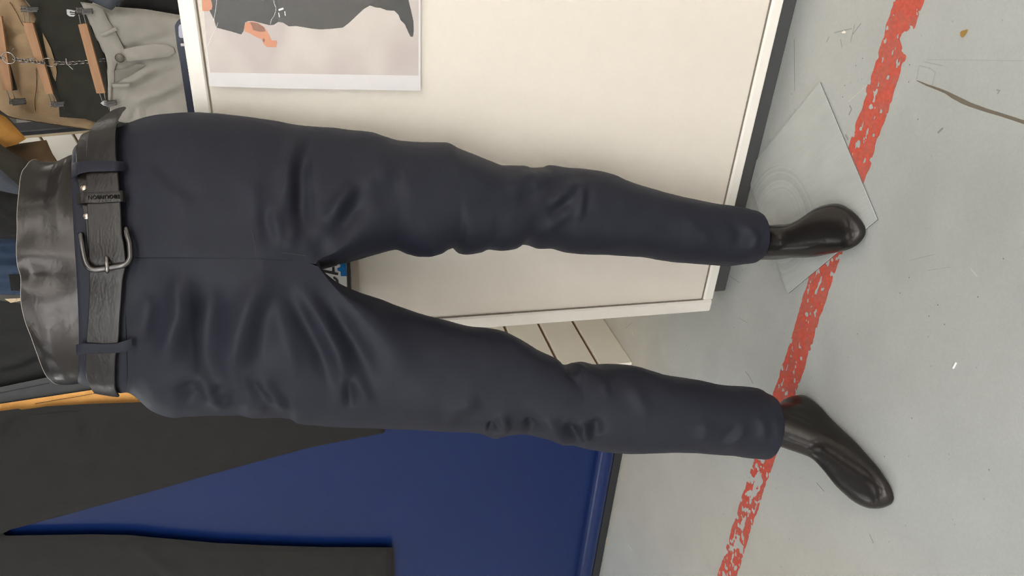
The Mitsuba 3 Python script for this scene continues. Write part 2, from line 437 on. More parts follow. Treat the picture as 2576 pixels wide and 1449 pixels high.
def crack():
    c = [(2308, 203), (2330, 213), (2360, 224), (2380, 232), (2395, 241), (2420, 254), (2440, 263), (2480, 277), (2520, 289), (2560, 302), (2620, 322)]
    w = np.array([.0006, .0012, .0016, .0018, .0026, .0030, .0026, .0022, .0020, .0020, .0022])
    P = np.array([at_z(*p)[:2] for p in c]); t = np.gradient(P, axis=0); t /= np.linalg.norm(t, axis=1, keepdims=True); n = np.stack([-t[:, 1], t[:, 0]], 1)
    V = np.vstack([np.c_[P + n * w[:, None], np.full(len(P), .0003)], np.c_[P - n * w[:, None], np.full(len(P), .0003)], np.c_[P, np.full(len(P), .0008)]])
    k = len(P); Fc = []
    for i in range(k - 1):
        for a, b in ((0, 2), (2, 1)):
            Fc += [[a * k + i, b * k + i, b * k + i + 1], [a * k + i, b * k + i + 1, a * k + i + 1]]
    m = trimesh.Trimesh(V, Fc, process=False)
    if m.face_normals[:, 2].mean() < 0: m.invert()
    return m


obj('floor__crack', crack(), 'mat_crack', smooth=True); lab('floor__crack', 'filled brown crack in the floor')

# ------------------------------------------------------------------ white display end panel
PD = 1.1294                                              # depth of its face
TL, TR = -.742, .46
def pz(): pass
obj('display_panel__board', gbox(TL + .02, TR, PD + .004, PD + .022, .06, .966, .001), 'mat_panel')
obj('display_panel__rail', gbox(TL, TR, PD - .003, PD + .03, .968, .9905, .002), 'mat_rail')
obj('display_panel__rail', gbox(TL + .028, TR, PD - .003, PD + .03, .0385, .0605, .003), 'mat_rail')
obj('display_panel__stile', gbox(TL, TL + .0275, PD - .003, PD + .03, .0385, .967, .003), 'mat_rail')
obj('display_panel__joint_strip', cat(gbox(TL + .0283, TR, PD + .001, PD + .01, .0610, .0622, .0002), gbox(TL + .0283, TL + .0293, PD + .001, PD + .01, .061, .966, .0002)), 'mat_joint')
obj('display_panel__plinth', gbox(TL + .035, TR, PD + .018, PD + .6, 0, .0375, .002), 'mat_plinth')
obj('display_panel__carcass', gbox(TL + .006, TR, PD + .031, PD + .75, .0385, .93, .002), 'mat_panel')
obj('display_panel__shelf_edge', gbox(TL + .004, TR, PD + .0305, PD + .60, .935, .948, .002), 'mat_rail')
lab('display_panel', 'cream white display end panel with raised rim behind the mannequin', 'display panel')

# ------------------------------------------------------------------ poster in its clear sleeve
z3 = lambda pts: [(440 + X / 3.788, Y / 3.788) for X, Y in pts]
PP = PD - .004
QS = [(505, -60), (527, 217), (700, 222), (1058, 228), (1058, -60)]


def sheet(P, depth, wob=0.0, seed=1, res=.01):
    q = np.array([tg(at_g(x, y, depth)) for x, y in P])[:, [0, 2]]
    poly = Polygon(q); x0, y0, x1, y1 = poly.bounds
    ring = np.array(poly.segmentize(res).exterior.coords)[:-1]
    gx, gy = np.meshgrid(np.arange(x0, x1, res), np.arange(y0, y1, res)); G = np.stack([gx.ravel(), gy.ravel()], 1)
    G = G[contains_xy(poly.buffer(-res * .5), G[:, 0], G[:, 1])]
    P2 = np.vstack([ring, G]); tri = Delaunay(P2).simplices; c = P2[tri].mean(1); tri = tri[contains_xy(poly, c[:, 0], c[:, 1])]
    d = wob * meshkit.fbm(np.stack([P2[:, 0] * 9, P2[:, 1] * 9, np.full(len(P2), seed)], 1), 2, seed)
    m = trimesh.Trimesh(np.stack([P2[:, 0], depth - d, P2[:, 1]], 1) @ GM.T, tri, process=False)
    n = m.face_normals.mean(0)
    if n @ E > 0: m.invert()
    return m


obj('poster__sheet', prism(QS, PP, .0008), 'mat_paper')
obj('poster__print', prism(z3([(250, -200), (300, 420), (335, 690), (2320, 720), (2322, -200)]), PP, .0003, lift=.0009), 'mat_print')
lab('poster__print', 'pale pinkish photo print')
fig = z3([(352, -200), (330, 100), (375, 190), (395, 262), (520, 295), (632, 328), (655, 295), (668, 215), (700, 200), (745, 200), (830, 222), (905, 240), (945, 235), (985, 208), (1030, 215), (1085, 250), (1160, 248),
          (1290, 270), (1380, 280), (1480, 275), (1600, 262), (1650, 225), (1720, 160), (1800, 85), (1858, 52), (1910, 70), (1960, 76), (2020, 98), (2090, 102), (2130, 140), (2150, 190), (2190, 230), (2230, 320), (2245, 348), (2268, 350),
          (2276, 300), (2272, 200), (2250, 100), (2225, 0), (2215, -200)])
obj('poster__figure_clothes', prism(fig, PP, .0003, lift=.0013), 'mat_ink'); lab('poster__figure_clothes', 'printed black clothes and boot of a man')
obj('poster__figure_trousers', prism(z3([(985, -200), (975, 0), (990, 60), (985, 205), (1030, 212), (1085, 246), (1160, 245), (1290, 266), (1380, 276), (1480, 271), (1600, 258), (1640, 222), (1840, 52), (2000, -60), (2000, -200)]), PP, .0003, lift=.0017), 'mat_ink2')
lab('poster__figure_trousers', 'printed dark grey trousers')
obj('poster__figure_arm', prism(z3([(668, 300), (660, 265), (672, 215), (745, 205), (800, 225), (850, 258), (885, 310), (905, 350), (925, 388), (970, 386), (974, 410), (965, 450), (880, 448), (845, 420), (828, 375), (770, 350), (720, 320)]), PP, .0003, lift=.0017), 'mat_skin')
lab('poster__figure_arm', 'printed bare forearm and hand')
obj('poster__figure_arm__shading', prism(z3([(715, 210), (790, 222), (850, 262), (862, 300), (800, 302), (745, 285), (735, 250)]), PP, .0002, lift=.0021), 'mat_skin_dark')
obj('poster__figure_arm__thumb_line', prism(z3([(835, 372), (850, 365), (858, 385), (850, 402), (838, 395)]), PP, .0002, lift=.0021), 'mat_skin_dark')
obj('poster__figure_face', prism(z3([(255, -200), (258, 60), (262, 104), (310, 106), (350, 90), (358, 60), (345, 0), (338, -200)]), PP, .0003, lift=.0017), 'mat_skin')
lab('poster__figure_face', 'printed face cut by the picture edge')
obj('poster__belt_buckle', cat(prism(z3([(985, 88), (1030, 72), (1038, 88), (990, 104)]), PP, .0002, lift=.0021), prism(z3([(984, 122), (991, 120), (1000, 162), (993, 165)]), PP, .0002, lift=.0021), prism(z3([(1043, 108), (1050, 106), (1056, 148), (1048, 150)]), PP, .0002, lift=.0021)), 'mat_white_print')
lab('poster__belt_buckle', 'printed silver belt buckle')
def hairline(pts, w): 
    p = np.array(pts, float); t = np.gradient(p, axis=0); t /= np.linalg.norm(t, axis=1, keepdims=True); n = np.stack([-t[:, 1], t[:, 0]], 1) * w
    return [tuple(v) for v in np.vstack([p + n, (p - n)[::-1]])]
for c in ([(938, -60), (945, 30), (962, 70), (962, 100), (945, 150), (918, 190), (910, 230)], [(405, -60), (395, 40), (385, 110), (370, 200)], [(410, 215), (395, 262), (345, 360), (310, 445)]):
    obj('poster__crease', prism(z3(hairline(c, 1.5)), PP, .0002, lift=.0021), 'mat_white_print'); 
lab('poster__crease', 'fine white crease line')
obj('poster__plastic_sleeve', sheet([(503, -60), (512, 90), (524, 216), (700, 223), (1062, 230), (1066, 120), (1064, -60)], PP - .003, .0028, 4), 'mat_film', smooth=True)
lab('poster__plastic_sleeve', 'clear wrinkled plastic sleeve')
lab('poster', 'paper photo poster of a man in black clothes taped to the cream panel', 'poster')

# ------------------------------------------------------------------ small framed sign seen between the legs
zc = lambda pts: [(780 + X / 10.35, 620 + Y / 10.35) for X, Y in pts]
SP = PD - .002
obj('framed_sign__plate', prism(zc([(-1400, -700), (-1400, 1900), (960, 1900), (955, 700), (930, -700)]), SP, .003), 'mat_white_print')
obj('framed_sign__frame', prism(zc([(940, -700), (948, 400), (985, 1090), (1010, 1900), (1100, 1900), (1055, 1090), (1030, 400), (1010, -700)]), SP, .006), 'mat_black')
lab('framed_sign__frame', 'black lower frame bar')
obj('framed_sign__blue_field', prism(zc([(905, -400), (935, 420), (955, 770), (800, 772), (792, 655), (735, 635), (705, 600), (712, 575), (735, 550), (788, 535), (782, 462), (770, -400)]), SP, .0004, lift=.0031), 'mat_sign_blue')
lab('framed_sign__blue_field', 'blue printed field')
letterA = Polygon(zc([(110, 560), (300, 600), (730, 690), (728, 750), (620, 728), (80, 610)])).union(Polygon(zc([(110, 560), (80, 610), (300, 600), (710, 490), (715, 425), (600, 455)]))).union(Polygon(zc([(575, 540), (632, 525), (645, 680), (578, 655)])))
obj('framed_sign__letter', prism(list(letterA.exterior.coords)[:-1], SP, .0005, lift=.0036) if not letterA.interiors else cat(*[prism(zc(q), SP, .0005, lift=.0036) for q in (
    [(110, 560), (300, 600), (730, 690), (728, 750), (620, 728), (80, 610)], [(110, 560), (80, 610), (300, 600), (710, 490), (715, 425), (600, 455)], [(575, 540), (632, 525), (645, 680), (578, 655)])]), 'mat_sign_black')
lab('framed_sign__letter', 'black letter A')
cc_ = [(605, 788), (640, 795), (700, 835), (738, 890), (742, 950), (730, 1010), (690, 1080), (600, 1130), (480, 1140), (360, 1110), (290, 1040), (275, 950), (310, 870)]
ci_ = [(350, 880), (330, 950), (345, 1010), (400, 1060), (490, 1080), (590, 1070), (650, 1030), (678, 985), (684, 930), (668, 885), (640, 858), (606, 842)]
obj('framed_sign__letter', prism(zc(cc_ + ci_), SP, .0005, lift=.0036), 'mat_sign_black'); lab('framed_sign__letter_001', 'black letter C')
obj('framed_sign__shelf_strip', cat(prism(zc([(1100, -700), (1045, 400), (1080, 1115), (1120, 1900), (1310, 1900), (1275, 1160), (1245, 345), (1200, -700)]), SP, .002)), 'mat_sign_grey')
lab('framed_sign__shelf_strip', 'plain grey strip under the frame')
lab('framed_sign', 'small white and blue lettered sign in black frame seen between the trouser legs', 'sign')

# ------------------------------------------------------------------ slatted gondola side and blue board
ST, SD0 = -1.137, 1.495
zs = [(a + (.0022 if a > .01 else 0), b - .0022) for a, b in [(0.0005, .0985), (.1035, .2085), (.2135, .3155), (.3205, .4225), (.4275, .5295), (.5345, .6365), (.6415, .7435), (.7485, .8505), (.8555, .9575), (.9625, 1.0645), (1.0695, 1.1715)]]
obj('slatted_unit__backing', gbox(ST - .03, ST - .0105, SD0 + .003, SD0 + .62, .0005, 1.172, .001), 'mat_groove')
for a, b in zs:
    obj('slatted_unit__slat', gbox(ST - .010, ST, SD0, SD0 + .62, a, b, .0012), 'mat_slat')
obj('slatted_unit__edge_strip', gbox(ST - .03, ST - .0102, SD0 - .004, SD0 + .0025, .0005, 1.172, .001), 'mat_chipboard'); lab('slatted_unit__edge_strip', 'raw chipboard edge')
lab('slatted_unit', 'cream slatted side panel with brown grooves behind the left trouser leg', 'slat panel')


def blue_board():
    z0, r, dF = .054, .027, 1.472
    prof = [(dF + .03, z0 - r), (dF - .010, z0 - r)]
    for a in np.linspace(-90, 90, 17):
        prof.append((dF - .010 - r * 1.1 * math.cos(math.radians(a)), z0 + r * math.sin(math.radians(a))))
    prof += [(dF, z0 + r + .001), (dF, 1.9), (dF + .03, 1.9)]
    prof = np.array(prof); t0, t1 = ST - .034, -2.6
    n = len(prof); V = np.vstack([np.c_[np.full(n, t0), prof], np.c_[np.full(n, t1), prof]])
    Fc = []
    for i in range(n):
        j = (i + 1) % n
        Fc += [[i, j, n + j], [i, n + j, n + i]]
    import mapbox_earcut as me
    tri = np.array(me.triangulate_float64(prof, np.array([n], np.uint32))).reshape(-1, 3)
    Fc += tri.tolist() + (tri[:, ::-1] + n).tolist()
    m = trimesh.Trimesh(V @ GM.T, Fc, process=False); m.fix_normals()
    return m


obj('blue_board__face', blue_board(), 'mat_blue', smooth=25)
obj('blue_board__base', gbox(ST - .036, -2.6, 1.452, 1.50, .0005, .0265, .001), 'mat_black')
lab('blue_board__face', 'dark blue sheet rolled forward at the foot'); lab('blue_board__base', 'black base strip')
lab('blue_board', 'dark blue board with a rounded shiny bottom edge behind hanging black trousers', 'board')

# ------------------------------------------------------------------ steel base plate under the right foot
PT = .004
pa, pb, pc_ = at_z(2061, 208, PT), at_z(2205, 552, PT), at_z(1981, 738, PT)
pd_ = pa + pc_ - pb
def _cut(p, q): a, b = tg(p)[1], tg(q)[1]; return p + (q - p) * (1.1455 - a) / (b - a)
pe, pf = _cut(pa, pd_), _cut(pc_, pd_)                   # the far corner is tucked against the plinth
pl = trimesh.creation.extrude_polygon(Polygon([p[:2] for p in (pa, pb, pc_, pf, pe)]), PT - .0006, engine='earcut'); pl.apply_translation([0, 0, .0006])
obj('base_plate__sheet', pl, 'mat_plate')
obj('base_plate__rim', tube([np.array([p[0], p[1], .0016]) for p in (pe, pa, pb, pc_, pf)], .0006, 6), 'mat_plate_edge')
lab('base_plate__rim', 'dark cut edge')
lab('base_plate', 'thin square grey metal plate with circular scuffs lying under one mannequin foot', 'metal plate')

# ------------------------------------------------------------------ navy trousers on the mannequin
Z5 = lambda pts: [(300 + X / 3.22, 700 + Y / 3.22) for X, Y in pts]
Z7 = lambda pts: [(1100 + X / 2.862, 850 + Y / 2.862) for X, Y in pts]
Z4 = lambda pts: [(300 + X / 2.787, 280 + Y / 2.787) for X, Y in pts]
Z6 = lambda pts: [(900 + X / 3.45, 300 + Y / 3.45) for X, Y in pts]
OUT_R = [(188, 378), (215, 362), (250, 345), (300, 326), (335, 311), (370, 300), (420, 291), (490, 287), (540, 290), (600, 298), (640, 302), (700, 309), (740, 317), (790, 322), (830, 325), (900, 333), (935, 338), (960, 347), (1005, 360), (1050, 363),
         (1115, 366), (1140, 377), (1180, 392), (1225, 410), (1258, 420), (1310, 421), (1325, 425), (1360, 423), (1373, 418), (1420, 425), (1480, 432), (1530, 443), (1560, 455), (1620, 475), (1700, 497), (1780, 512), (1860, 525), (1884, 531), (1900, 534)]
IN_R = [(806, 668), (840, 665), (874, 660), (930, 644), (985, 629), (994, 627.5), (1027, 639), (1062, 646), (1100, 638), (1132, 627), (1143, 623), (1161, 638), (1178, 640), (1210, 636), (1230, 627), (1262, 630), (1294, 627), (1320, 614), (1338, 616),
        (1364, 625), (1393, 625), (1436, 636), (1494, 639), (1560, 642), (1640, 648), (1700, 657), (1812, 667), (1843, 668), (1867, 664), (1897, 660), (1910, 658)]
IN_L = [(806, 674), (813, 683), (846, 710), (875, 725), (960, 755), (1040, 783), (1100, 800), (1131, 807.6), (1188, 820.6), (1224, 824), (1268, 834), (1300, 850), (1330, 868), (1346, 878), (1391, 898), (1435, 919), (1448, 915), (1466, 911), (1496, 918),
        (1511, 919), (1551, 916), (1582, 917.5), (1640, 933), (1673, 942.6), (1746, 955), (1827, 970.5), (1904, 977), (1918, 985), (1936, 992)]
OUT_L = [(188, 958), (215, 966), (250, 976), (300, 985), (320, 986), (334, 992), (353, 1007), (382, 1031), (415, 1045), (440, 1049), (474, 1046), (564, 1043), (604, 1043), (629, 1049), (729, 1051), (750, 1062), (812, 1068), (890, 1074), (971, 1076), (1100, 1082),
         (1198, 1086), (1215, 1091), (1240, 1099), (1268, 1093), (1310, 1091), (1338, 1095), (1407, 1110), (1481, 1128), (1519, 1134), (1554, 1137), (1582, 1139), (1711, 1135), (1827, 1142), (1883, 1149), (1904, 1150), (1920, 1150)]
MID = [(188, 650), (330, 648), (480, 648), (560, 650), (650, 651), (720, 655), (770, 660), (806, 671)]


def yc(side, z): return 1.11 + (.022 if side == 'R' else -.052) * sstep(.80, .10, z)
def depth_b(z): return np.interp(z, [.05, .13, .30, .45, .62, .76, .82, .90, 1.0, 1.08, 1.16], [.074, .073, .075, .074, .088, .098, .108, .118, .118, .104, .098])
def line3(P, side, front=0.0):
    out = []
    for x, y in P:
        z = .6
        for _ in range(6): z = at_y(x, y, yc(side, z) - front * depth_b(z))[2]
        out.append(at_y(x, y, yc(side, z) - front * depth_b(z)))
    q = np.array(out); o = np.argsort(q[:, 2]); return q[o]


from scipy.interpolate import PchipInterpolator
def zfun(q, sm=True):
    z = q[:, 2].copy()
    for i in range(1, len(z)): z[i] = max(z[i], z[i - 1] + 1e-4)
    f = PchipInterpolator(z, q[:, 0], extrapolate=False)
    return lambda t: f(np.clip(t, z[0], z[-1]))


qOR, qIR, qIL, qOL = line3(OUT_R, 'R'), line3(IN_R, 'R'), line3(IN_L, 'L'), line3(OUT_L, 'L')
qM = line3(MID, 'R', 1.0)
xO = {'R': zfun(qOR), 'L': zfun(qOL)}; xI = {'R': zfun(qIR), 'L': zfun(qIL)}; xM = zfun(qM)
zTop = {'R': qOR[-1, 2], 'L': qOL[-1, 2]}; zTopM = qM[-1, 2]
zHem = {'R': (.070, .070), 'L': (.104, .131)}            # (inner, outer)
ZC = .826                                                # crotch
ZN = 1.13


class Half:
    """one half of the trousers, from the waist down to the hem, as a lofted tube"""
    def __init__(s, side): s.side = side
    def ring(s, k, phi, off=0.0):
        """k: 0 waist .. 1 hem; phi: array of angles, 0 = outer side, -pi/2 front, pi/2 back, the rest inner side"""
        sd = s.side; S = 1 if sd == 'R' else -1
        kc = .30
        if k <= kc:
            f = 1 - k / kc; zn = ZN + (ZC - ZN) * (k / kc)
            zs_, zf, zb = zn + f * (zTop[sd] - ZN), zn + f * (zTopM - ZN), zn + f * (zTop['R'] + zTop['L'] - zTopM - ZN)
            zi = zn
        else:
            v = (k - kc) / (1 - kc); hi, ho = zHem[sd]
            zi, zs_ = ZC + (hi - ZC) * v, ZC + (ho - ZC) * v
            zf = zb = (zi + zs_) / 2
        b = depth_b((zs_ + zi) / 2); y0 = yc(sd, (zs_ + zi) / 2)
        xo = float(xO[sd](zs_)); xm = float(xM(min(max(zf, qM[0, 2]), qM[-1, 2])))
        if zi > ZC: xi = xm
        else:
            xi = float(xI[sd](zi)); xi = xi if zi < ZC - .06 else max(xi, xm - .002) if sd == 'R' else min(xi, xm + .002)
        wl = sstep(ZC + .01, ZC - .16, zi)
        xf = xi + (xo - xi) * .5 * wl
        n = 2.3
        c, sn = np.cos(phi), np.sin(phi)
        pc = np.sign(c) * np.abs(c) ** (2 / n); ps = np.sign(sn) * np.abs(sn) ** (2 / n)
        x = np.where(c >= 0, xf + (xo + S * off - xf) * pc, xf + (xf - xi + S * off * (zi < ZC)) * pc)
        bf = np.where(sn > 0, b * (1.0 + .12 * sstep(ZC - .1, ZC + .08, zi) * sstep(ZN, ZN - .12, zi)), b) + off
        y = y0 + bf * ps
        if k <= kc:
            z = np.where(ps < 0, zs_ + (zf - zs_) * (-ps), zs_ + (zb - zs_) * ps)
        else:
            z = np.where(c >= 0, zf + (zs_ - zf) * pc, zf + (zi - zf) * (-pc)) + .011 * v ** 5 * np.maximum(-ps, 0) + .024 * v ** 5 * np.maximum(ps, 0)
        return np.stack([x, y, z], -1)


HALF = {'R': Half('R'), 'L': Half('L')}
# folds: (points in the photograph, height of the fold, half width)
FOLD = {'R': [
    (Z4([(1290, 130), (1240, 250), (1205, 400), (1205, 560), (1225, 700)]), .0075, .013), (Z4([(1330, 170), (1275, 300), (1262, 450), (1270, 620), (1290, 800), (1330, 900)]), -.0105, .012),
    (Z4([(1640, 520), (1590, 610), (1520, 700), (1450, 790)]), .0115, .012), (Z4([(1700, 590), (1640, 690), (1560, 800), (1480, 900)]), -.0075, .015),
    (Z4([(1330, 480), (1340, 650), (1400, 820)]), -.003, .016), (Z4([(225, 260), (240, 330), (380, 500), (600, 650)]), -.0028, .010), (Z4([(180, 360), (330, 530), (560, 720)]), .0018, .014),
    (Z4([(1000, 640), (1050, 800), (1090, 950)]), -.003, .010), (Z4([(1080, 700), (1110, 820), (1160, 960)]), .0035, .009), (Z4([(1240, 780), (1220, 880), (1180, 970)]), .003, .008),
    (Z4([(900, 450), (950, 620), (1010, 800)]), .002, .012), (Z4([(1400, 880), (1430, 980), (1420, 1060)]), -.004, .012),
    (Z6([(330, 430), (150, 550), (40, 690)]), .005, .018), (Z6([(420, 560), (200, 620), (110, 760)]), -.0045, .024),
    (Z6([(1640, 410), (1590, 520), (1480, 640)]), .0042, .010), (Z6([(1560, 440), (1450, 520), (1250, 640)]), .0035, .011), (Z6([(1600, 560), (1480, 680), (1350, 740)]), -.003, .010),
    (Z6([(1900, 540), (1780, 640), (1640, 770)]), .0052, .009), (Z6([(1850, 690), (1720, 790), (1620, 850)]), -.0045, .010), (Z6([(1890, 500), (1925, 640), (1910, 770), (1880, 900)]), .0045, .008),
    (Z6([(1960, 560), (1970, 700), (1940, 840)]), -.0025, .010), (Z6([(1880, 760), (1760, 850), (1600, 1000)]), .003, .010),
    (Z6([(840, 1110), (700, 1130), (600, 1150)]), .003, .010), (Z6([(1450, 1085), (1300, 1060), (1150, 1040)]), .003, .012), (Z6([(830, 360), (1000, 480), (1200, 560)]), .003, .02),
    ([(1700, 540), (1760, 590), (1790, 640)], .0018, .010), ([(1820, 540), (1850, 590), (1840, 640)], -.0016, .010), ([(1860, 560), (1890, 600), (1880, 645)], .0028, .008), ([(1640, 560), (1700, 600), (1740, 650)], -.002, .012)],
    'L': [
    (Z5([(490, -60), (520, 100), (530, 280), (470, 430), (420, 560), (340, 740)]), .0085, .015), (Z5([(730, -40), (740, 200), (700, 420), (690, 620), (720, 820), (790, 960)]), -.0100, .020),
    (Z5([(280, 80), (220, 300), (180, 520)]), -.006, .016), (Z5([(1200, -60), (1130, 120), (1030, 320), (940, 600), (850, 850)]), .0085, .018),
    (Z5([(1250, 60), (1190, 350), (1150, 600), (1080, 760)]), -.0035, .014), (Z5([(1240, 140), (1330, 400), (1400, 650), (1400, 850)]), .003, .014),
    (Z5([(1330, 60), (1480, 290), (1600, 520), (1690, 760), (1730, 920)]), -.0055, .013), (Z5([(1440, 60), (1640, 340), (1770, 580), (1830, 820), (1840, 940)]), .0075, .013),
    (Z5([(1560, 60), (1760, 300), (1920, 560), (2010, 740), (2080, 880)]), -.0070, .014), (Z5([(1760, 140), (2000, 330), (2200, 560), (2320, 800)]), .0040, .022),
    (Z5([(1860, 780), (1860, 920), (1880, 1080)]), -.0055, .008), (Z5([(1900, 780), (1980, 920), (2060, 1040)]), .0035, .010),
    (Z5([(600, 790), (690, 900), (760, 1000), (840, 1100)]), .0065, .011), (Z5([(520, 830), (560, 950), (620, 1060)]), -.0075, .018), (Z5([(760, 880), (800, 960), (850, 1030)]), -.0045, .012),
    (Z5([(900, 900), (850, 960), (800, 1010)]), .0025, .010), (Z5([(1090, 790), (1200, 920), (1300, 1030), (1370, 1110)]), .0048, .009), (Z5([(1050, 800), (1130, 930), (1230, 1020)]), -.0045, .011),
    (Z5([(940, 900), (900, 980), (880, 1060)]), -.0030, .010), (Z5([(960, 1010), (1080, 1060), (1200, 1090)]), .003, .012),
    (Z7([(300, 430), (180, 500), (20, 570)]), .0035, .014), (Z7([(330, 560), (200, 590), (80, 600)]), -.003, .012), (Z7([(400, 580), (470, 600), (490, 650), (440, 690)]), .0060, .008), (Z7([(430, 640), (400, 650), (360, 660)]), -.007, .008),
    (Z7([(640, 560), (680, 650), (740, 710)]), -.0085, .010), (Z7([(740, 570), (830, 650), (940, 730), (1060, 790)]), .0075, .010), (Z7([(900, 600), (980, 690), (1060, 770)]), -.0065, .010),
    (Z7([(1010, 600), (1050, 690), (1100, 750)]), .0085, .008), (Z7([(1110, 560), (1130, 650), (1150, 700)]), -.005, .010), (Z7([(1110, 200), (1060, 260), (980, 310)]), .0060, .010), (Z7([(1020, 190), (970, 240), (930, 300)]), -.003, .010),
    (Z7([(1380, 300), (1430, 430), (1500, 560)]), .0025, .012), (Z7([(1200, 300), (1200, 380), (1210, 430)]), .002, .008), (Z7([(2190, 620), (2130, 700), (2050, 790)]), .0030, .009), (Z7([(2150, 600), (2080, 680), (2000, 760)]), -.0018, .010),
    (Z7([(2280, 540), (2310, 640), (2290, 740)]), .003, .010), (Z7([(2380, 540), (2420, 640), (2400, 740)]), .002, .010), (Z7([(1880, 580), (1900, 680), (1860, 760)]), .0025, .012)]}


def fold_line(pts, side):
    out = []
    for x, y in pts:
        z = .6
        for _ in range(5):
            Yp = yc(side, z) - .80 * depth_b(z); z = at_y(x, y, Yp)[2]
        out.append(at_y(x, y, Yp)[[0, 2]])
    return np.array(out)


def fold_height(V, N, side):
    """outward displacement of the cloth"""
    P = V[:, [0, 2]]; h = np.zeros(len(V))
    for pts, amp, w in FOLD[side]:
        L = fold_line(pts, side)
        lo, hi = L.min(0) - 3 * w, L.max(0) + 3 * w
        m = np.all((P > lo) & (P < hi), 1)
        if not m.any(): continue
        d, s = poly_dist(P[m], L)
        h[m] += amp * np.exp(-(d / w) ** 2) * sstep(0, .40, s + .05) * sstep(0, .40, 1 - s + .05)
    front = sstep(.25, -.25, N[:, 1])
    h *= (1.35 if side == 'R' else 1.6) * front
    q = V * [22, 22, 13]
    h += .0045 * (meshkit.fbm(q, 3, 5 if side == 'R' else 9) - .5)
    h += (1 - front) * .003 * (meshkit.fbm(V * [14, 14, 22], 2, 3) - .5)
    if side == 'R':                                     # the fly overlaps from this side
        xm = xM(np.clip(V[:, 2], qM[0, 2], qM[-1, 2]))
        h += .0022 * sstep(.050, .006, np.abs(V[:, 0] - xm)) * front * sstep(ZC + .02, ZC + .06, V[:, 2])
    return h


def half_mesh(side, n1=110, n2=80, NR=460):
    S = 1 if side == 'R' else -1
    p1 = np.linspace(-np.pi / 2, np.pi / 2, n1); p2 = np.linspace(np.pi / 2, 1.5 * np.pi, n2 + 2)[1:-1]
    phi = np.r_[p1, p2]; n = len(phi)
    ks = np.linspace(.035, 1, NR)
    Rg = [HALF[side].ring(k, phi) for k in ks]
    V = np.vstack(Rg)
    I = np.arange(NR * n).reshape(NR, n)
    Fc = []
    A, B = I[:-1], I[1:]; A2, B2 = np.roll(A, -1, 1), np.roll(B, -1, 1)
    Q = np.stack([A, B, B2, A2], -1)                    # rows x cols x 4
    zi = np.array([ZN + (ZC - ZN) * k / .3 for k in ks])
    keep = np.ones(Q.shape[:2], bool)
    keep[zi[1:] > ZC + .004, n1 - 1:] = False           # no wall between the halves above the crotch
    Q = Q[keep]
    Fc = np.vstack([Q[:, [0, 1, 2]], Q[:, [0, 2, 3]]])
    if S < 0: Fc = Fc[:, ::-1]
    m = trimesh.Trimesh(V, Fc, process=False)
    N = meshkit.arrays(m, True)[2]
    c = V.reshape(NR, n, 3).mean(1, keepdims=True)
    if ((V.reshape(NR, n, 3) - c).reshape(-1, 3) * N)[:, :2].sum() < 0:
        N = -N; m.invert()
    Vn = V + N * fold_height(V, N, side)[:, None]
    dv = Vn @ E; lim, d0 = 1.116, 1.092                 # the seat rests against the cream panel instead of passing through it
    dn_ = np.where(dv > d0, d0 + (lim - d0) * (1 - np.exp(-np.maximum(dv - d0, 0) / (lim - d0))), dv)
    Vn = Vn + ((dn_ - dv) * sstep(1.06, 1.01, Vn[:, 2]))[:, None] * E
    # hem turned in, so that the edge has a thickness
    last = Vn[-n:]; ctr = last.mean(0)
    rin = [last] + [last + (ctr - last) * f + np.array([0, 0, dz]) for f, dz in ((.012, -.0012), (.035, -.0008), (.05, .003))]
    hi = Vn[(NR - 16) * n:(NR - 15) * n]; rin.append(hi + (hi.mean(0) - hi) * .07)
    base = len(Vn); Vn = np.vstack([Vn] + rin); prev = np.arange(base, base + n); ex = []
    for q in range(1, 5):
        cur = base + q * n + np.arange(n)
        a2, c2 = np.roll(prev, -1), np.roll(cur, -1)
        ex += [np.stack([prev, cur, c2], 1), np.stack([prev, c2, a2], 1)]
        prev = cur
    ex = np.vstack(ex)
    if S < 0: ex = ex[:, ::-1]
    return trimesh.Trimesh(Vn, np.vstack([m.faces, ex]), process=False)


obj('navy_trousers__leg', half_mesh('R'), 'mat_navy', smooth=True)
obj('navy_trousers__leg', half_mesh('L'), 'mat_navy', smooth=True)


def waistband():
    ms = []
    for side in 'RL':
        phi = np.linspace(-np.pi / 2, np.pi / 2, 120)
        prof = [(.0, -.0035), (.0, -.001), (.002, .0012), (.006, .0022), (.03, .0022), (.050, .0018), (.056, .0004)]
        rows = [HALF[side].ring(k, phi, off) for k, off in prof]
        V = np.vstack(rows); n = len(phi); Fc = []
        I = np.arange(len(V)).reshape(len(prof), n)
        a, b = I[:-1, :-1], I[1:, :-1]; a2, b2 = I[:-1, 1:], I[1:, 1:]
        Q = np.stack([a, b, b2, a2], -1).reshape(-1, 4)
        f = np.vstack([Q[:, [0, 1, 2]], Q[:, [0, 2, 3]]])
        ms.append(trimesh.Trimesh(V, f if side == 'R' else f[:, ::-1], process=False))
    return cat(*ms)


obj('navy_trousers__waistband', waistband(), 'mat_navy', smooth=50); lab('navy_trousers__waistband', 'dark waistband standing above the belt')


def front_y(x, z, off=0.0):
    """y of the front of the trousers around the waist at a given x"""
    xr, xl, xm = xO['R'](z) + off, xO['L'](z) - off, xM(np.clip(z, qM[0, 2], qM[-1, 2]))
    b = depth_b(z) + off
    w = (xr - xm) if x > xm else (xm - xl)
    u = min(1.0, abs(x - xm) / w)
    return yc('R', z) - b * (1 - u ** 2.3) ** (1 / 2.3)


def on_front(x, y, off=0.0):
    Yp = 1.0
    for _ in range(14):
        p = at_y(x, y, Yp); Yp = .5 * Yp + .5 * front_y(p[0], p[2], off)
    return at_y(x, y, Yp)


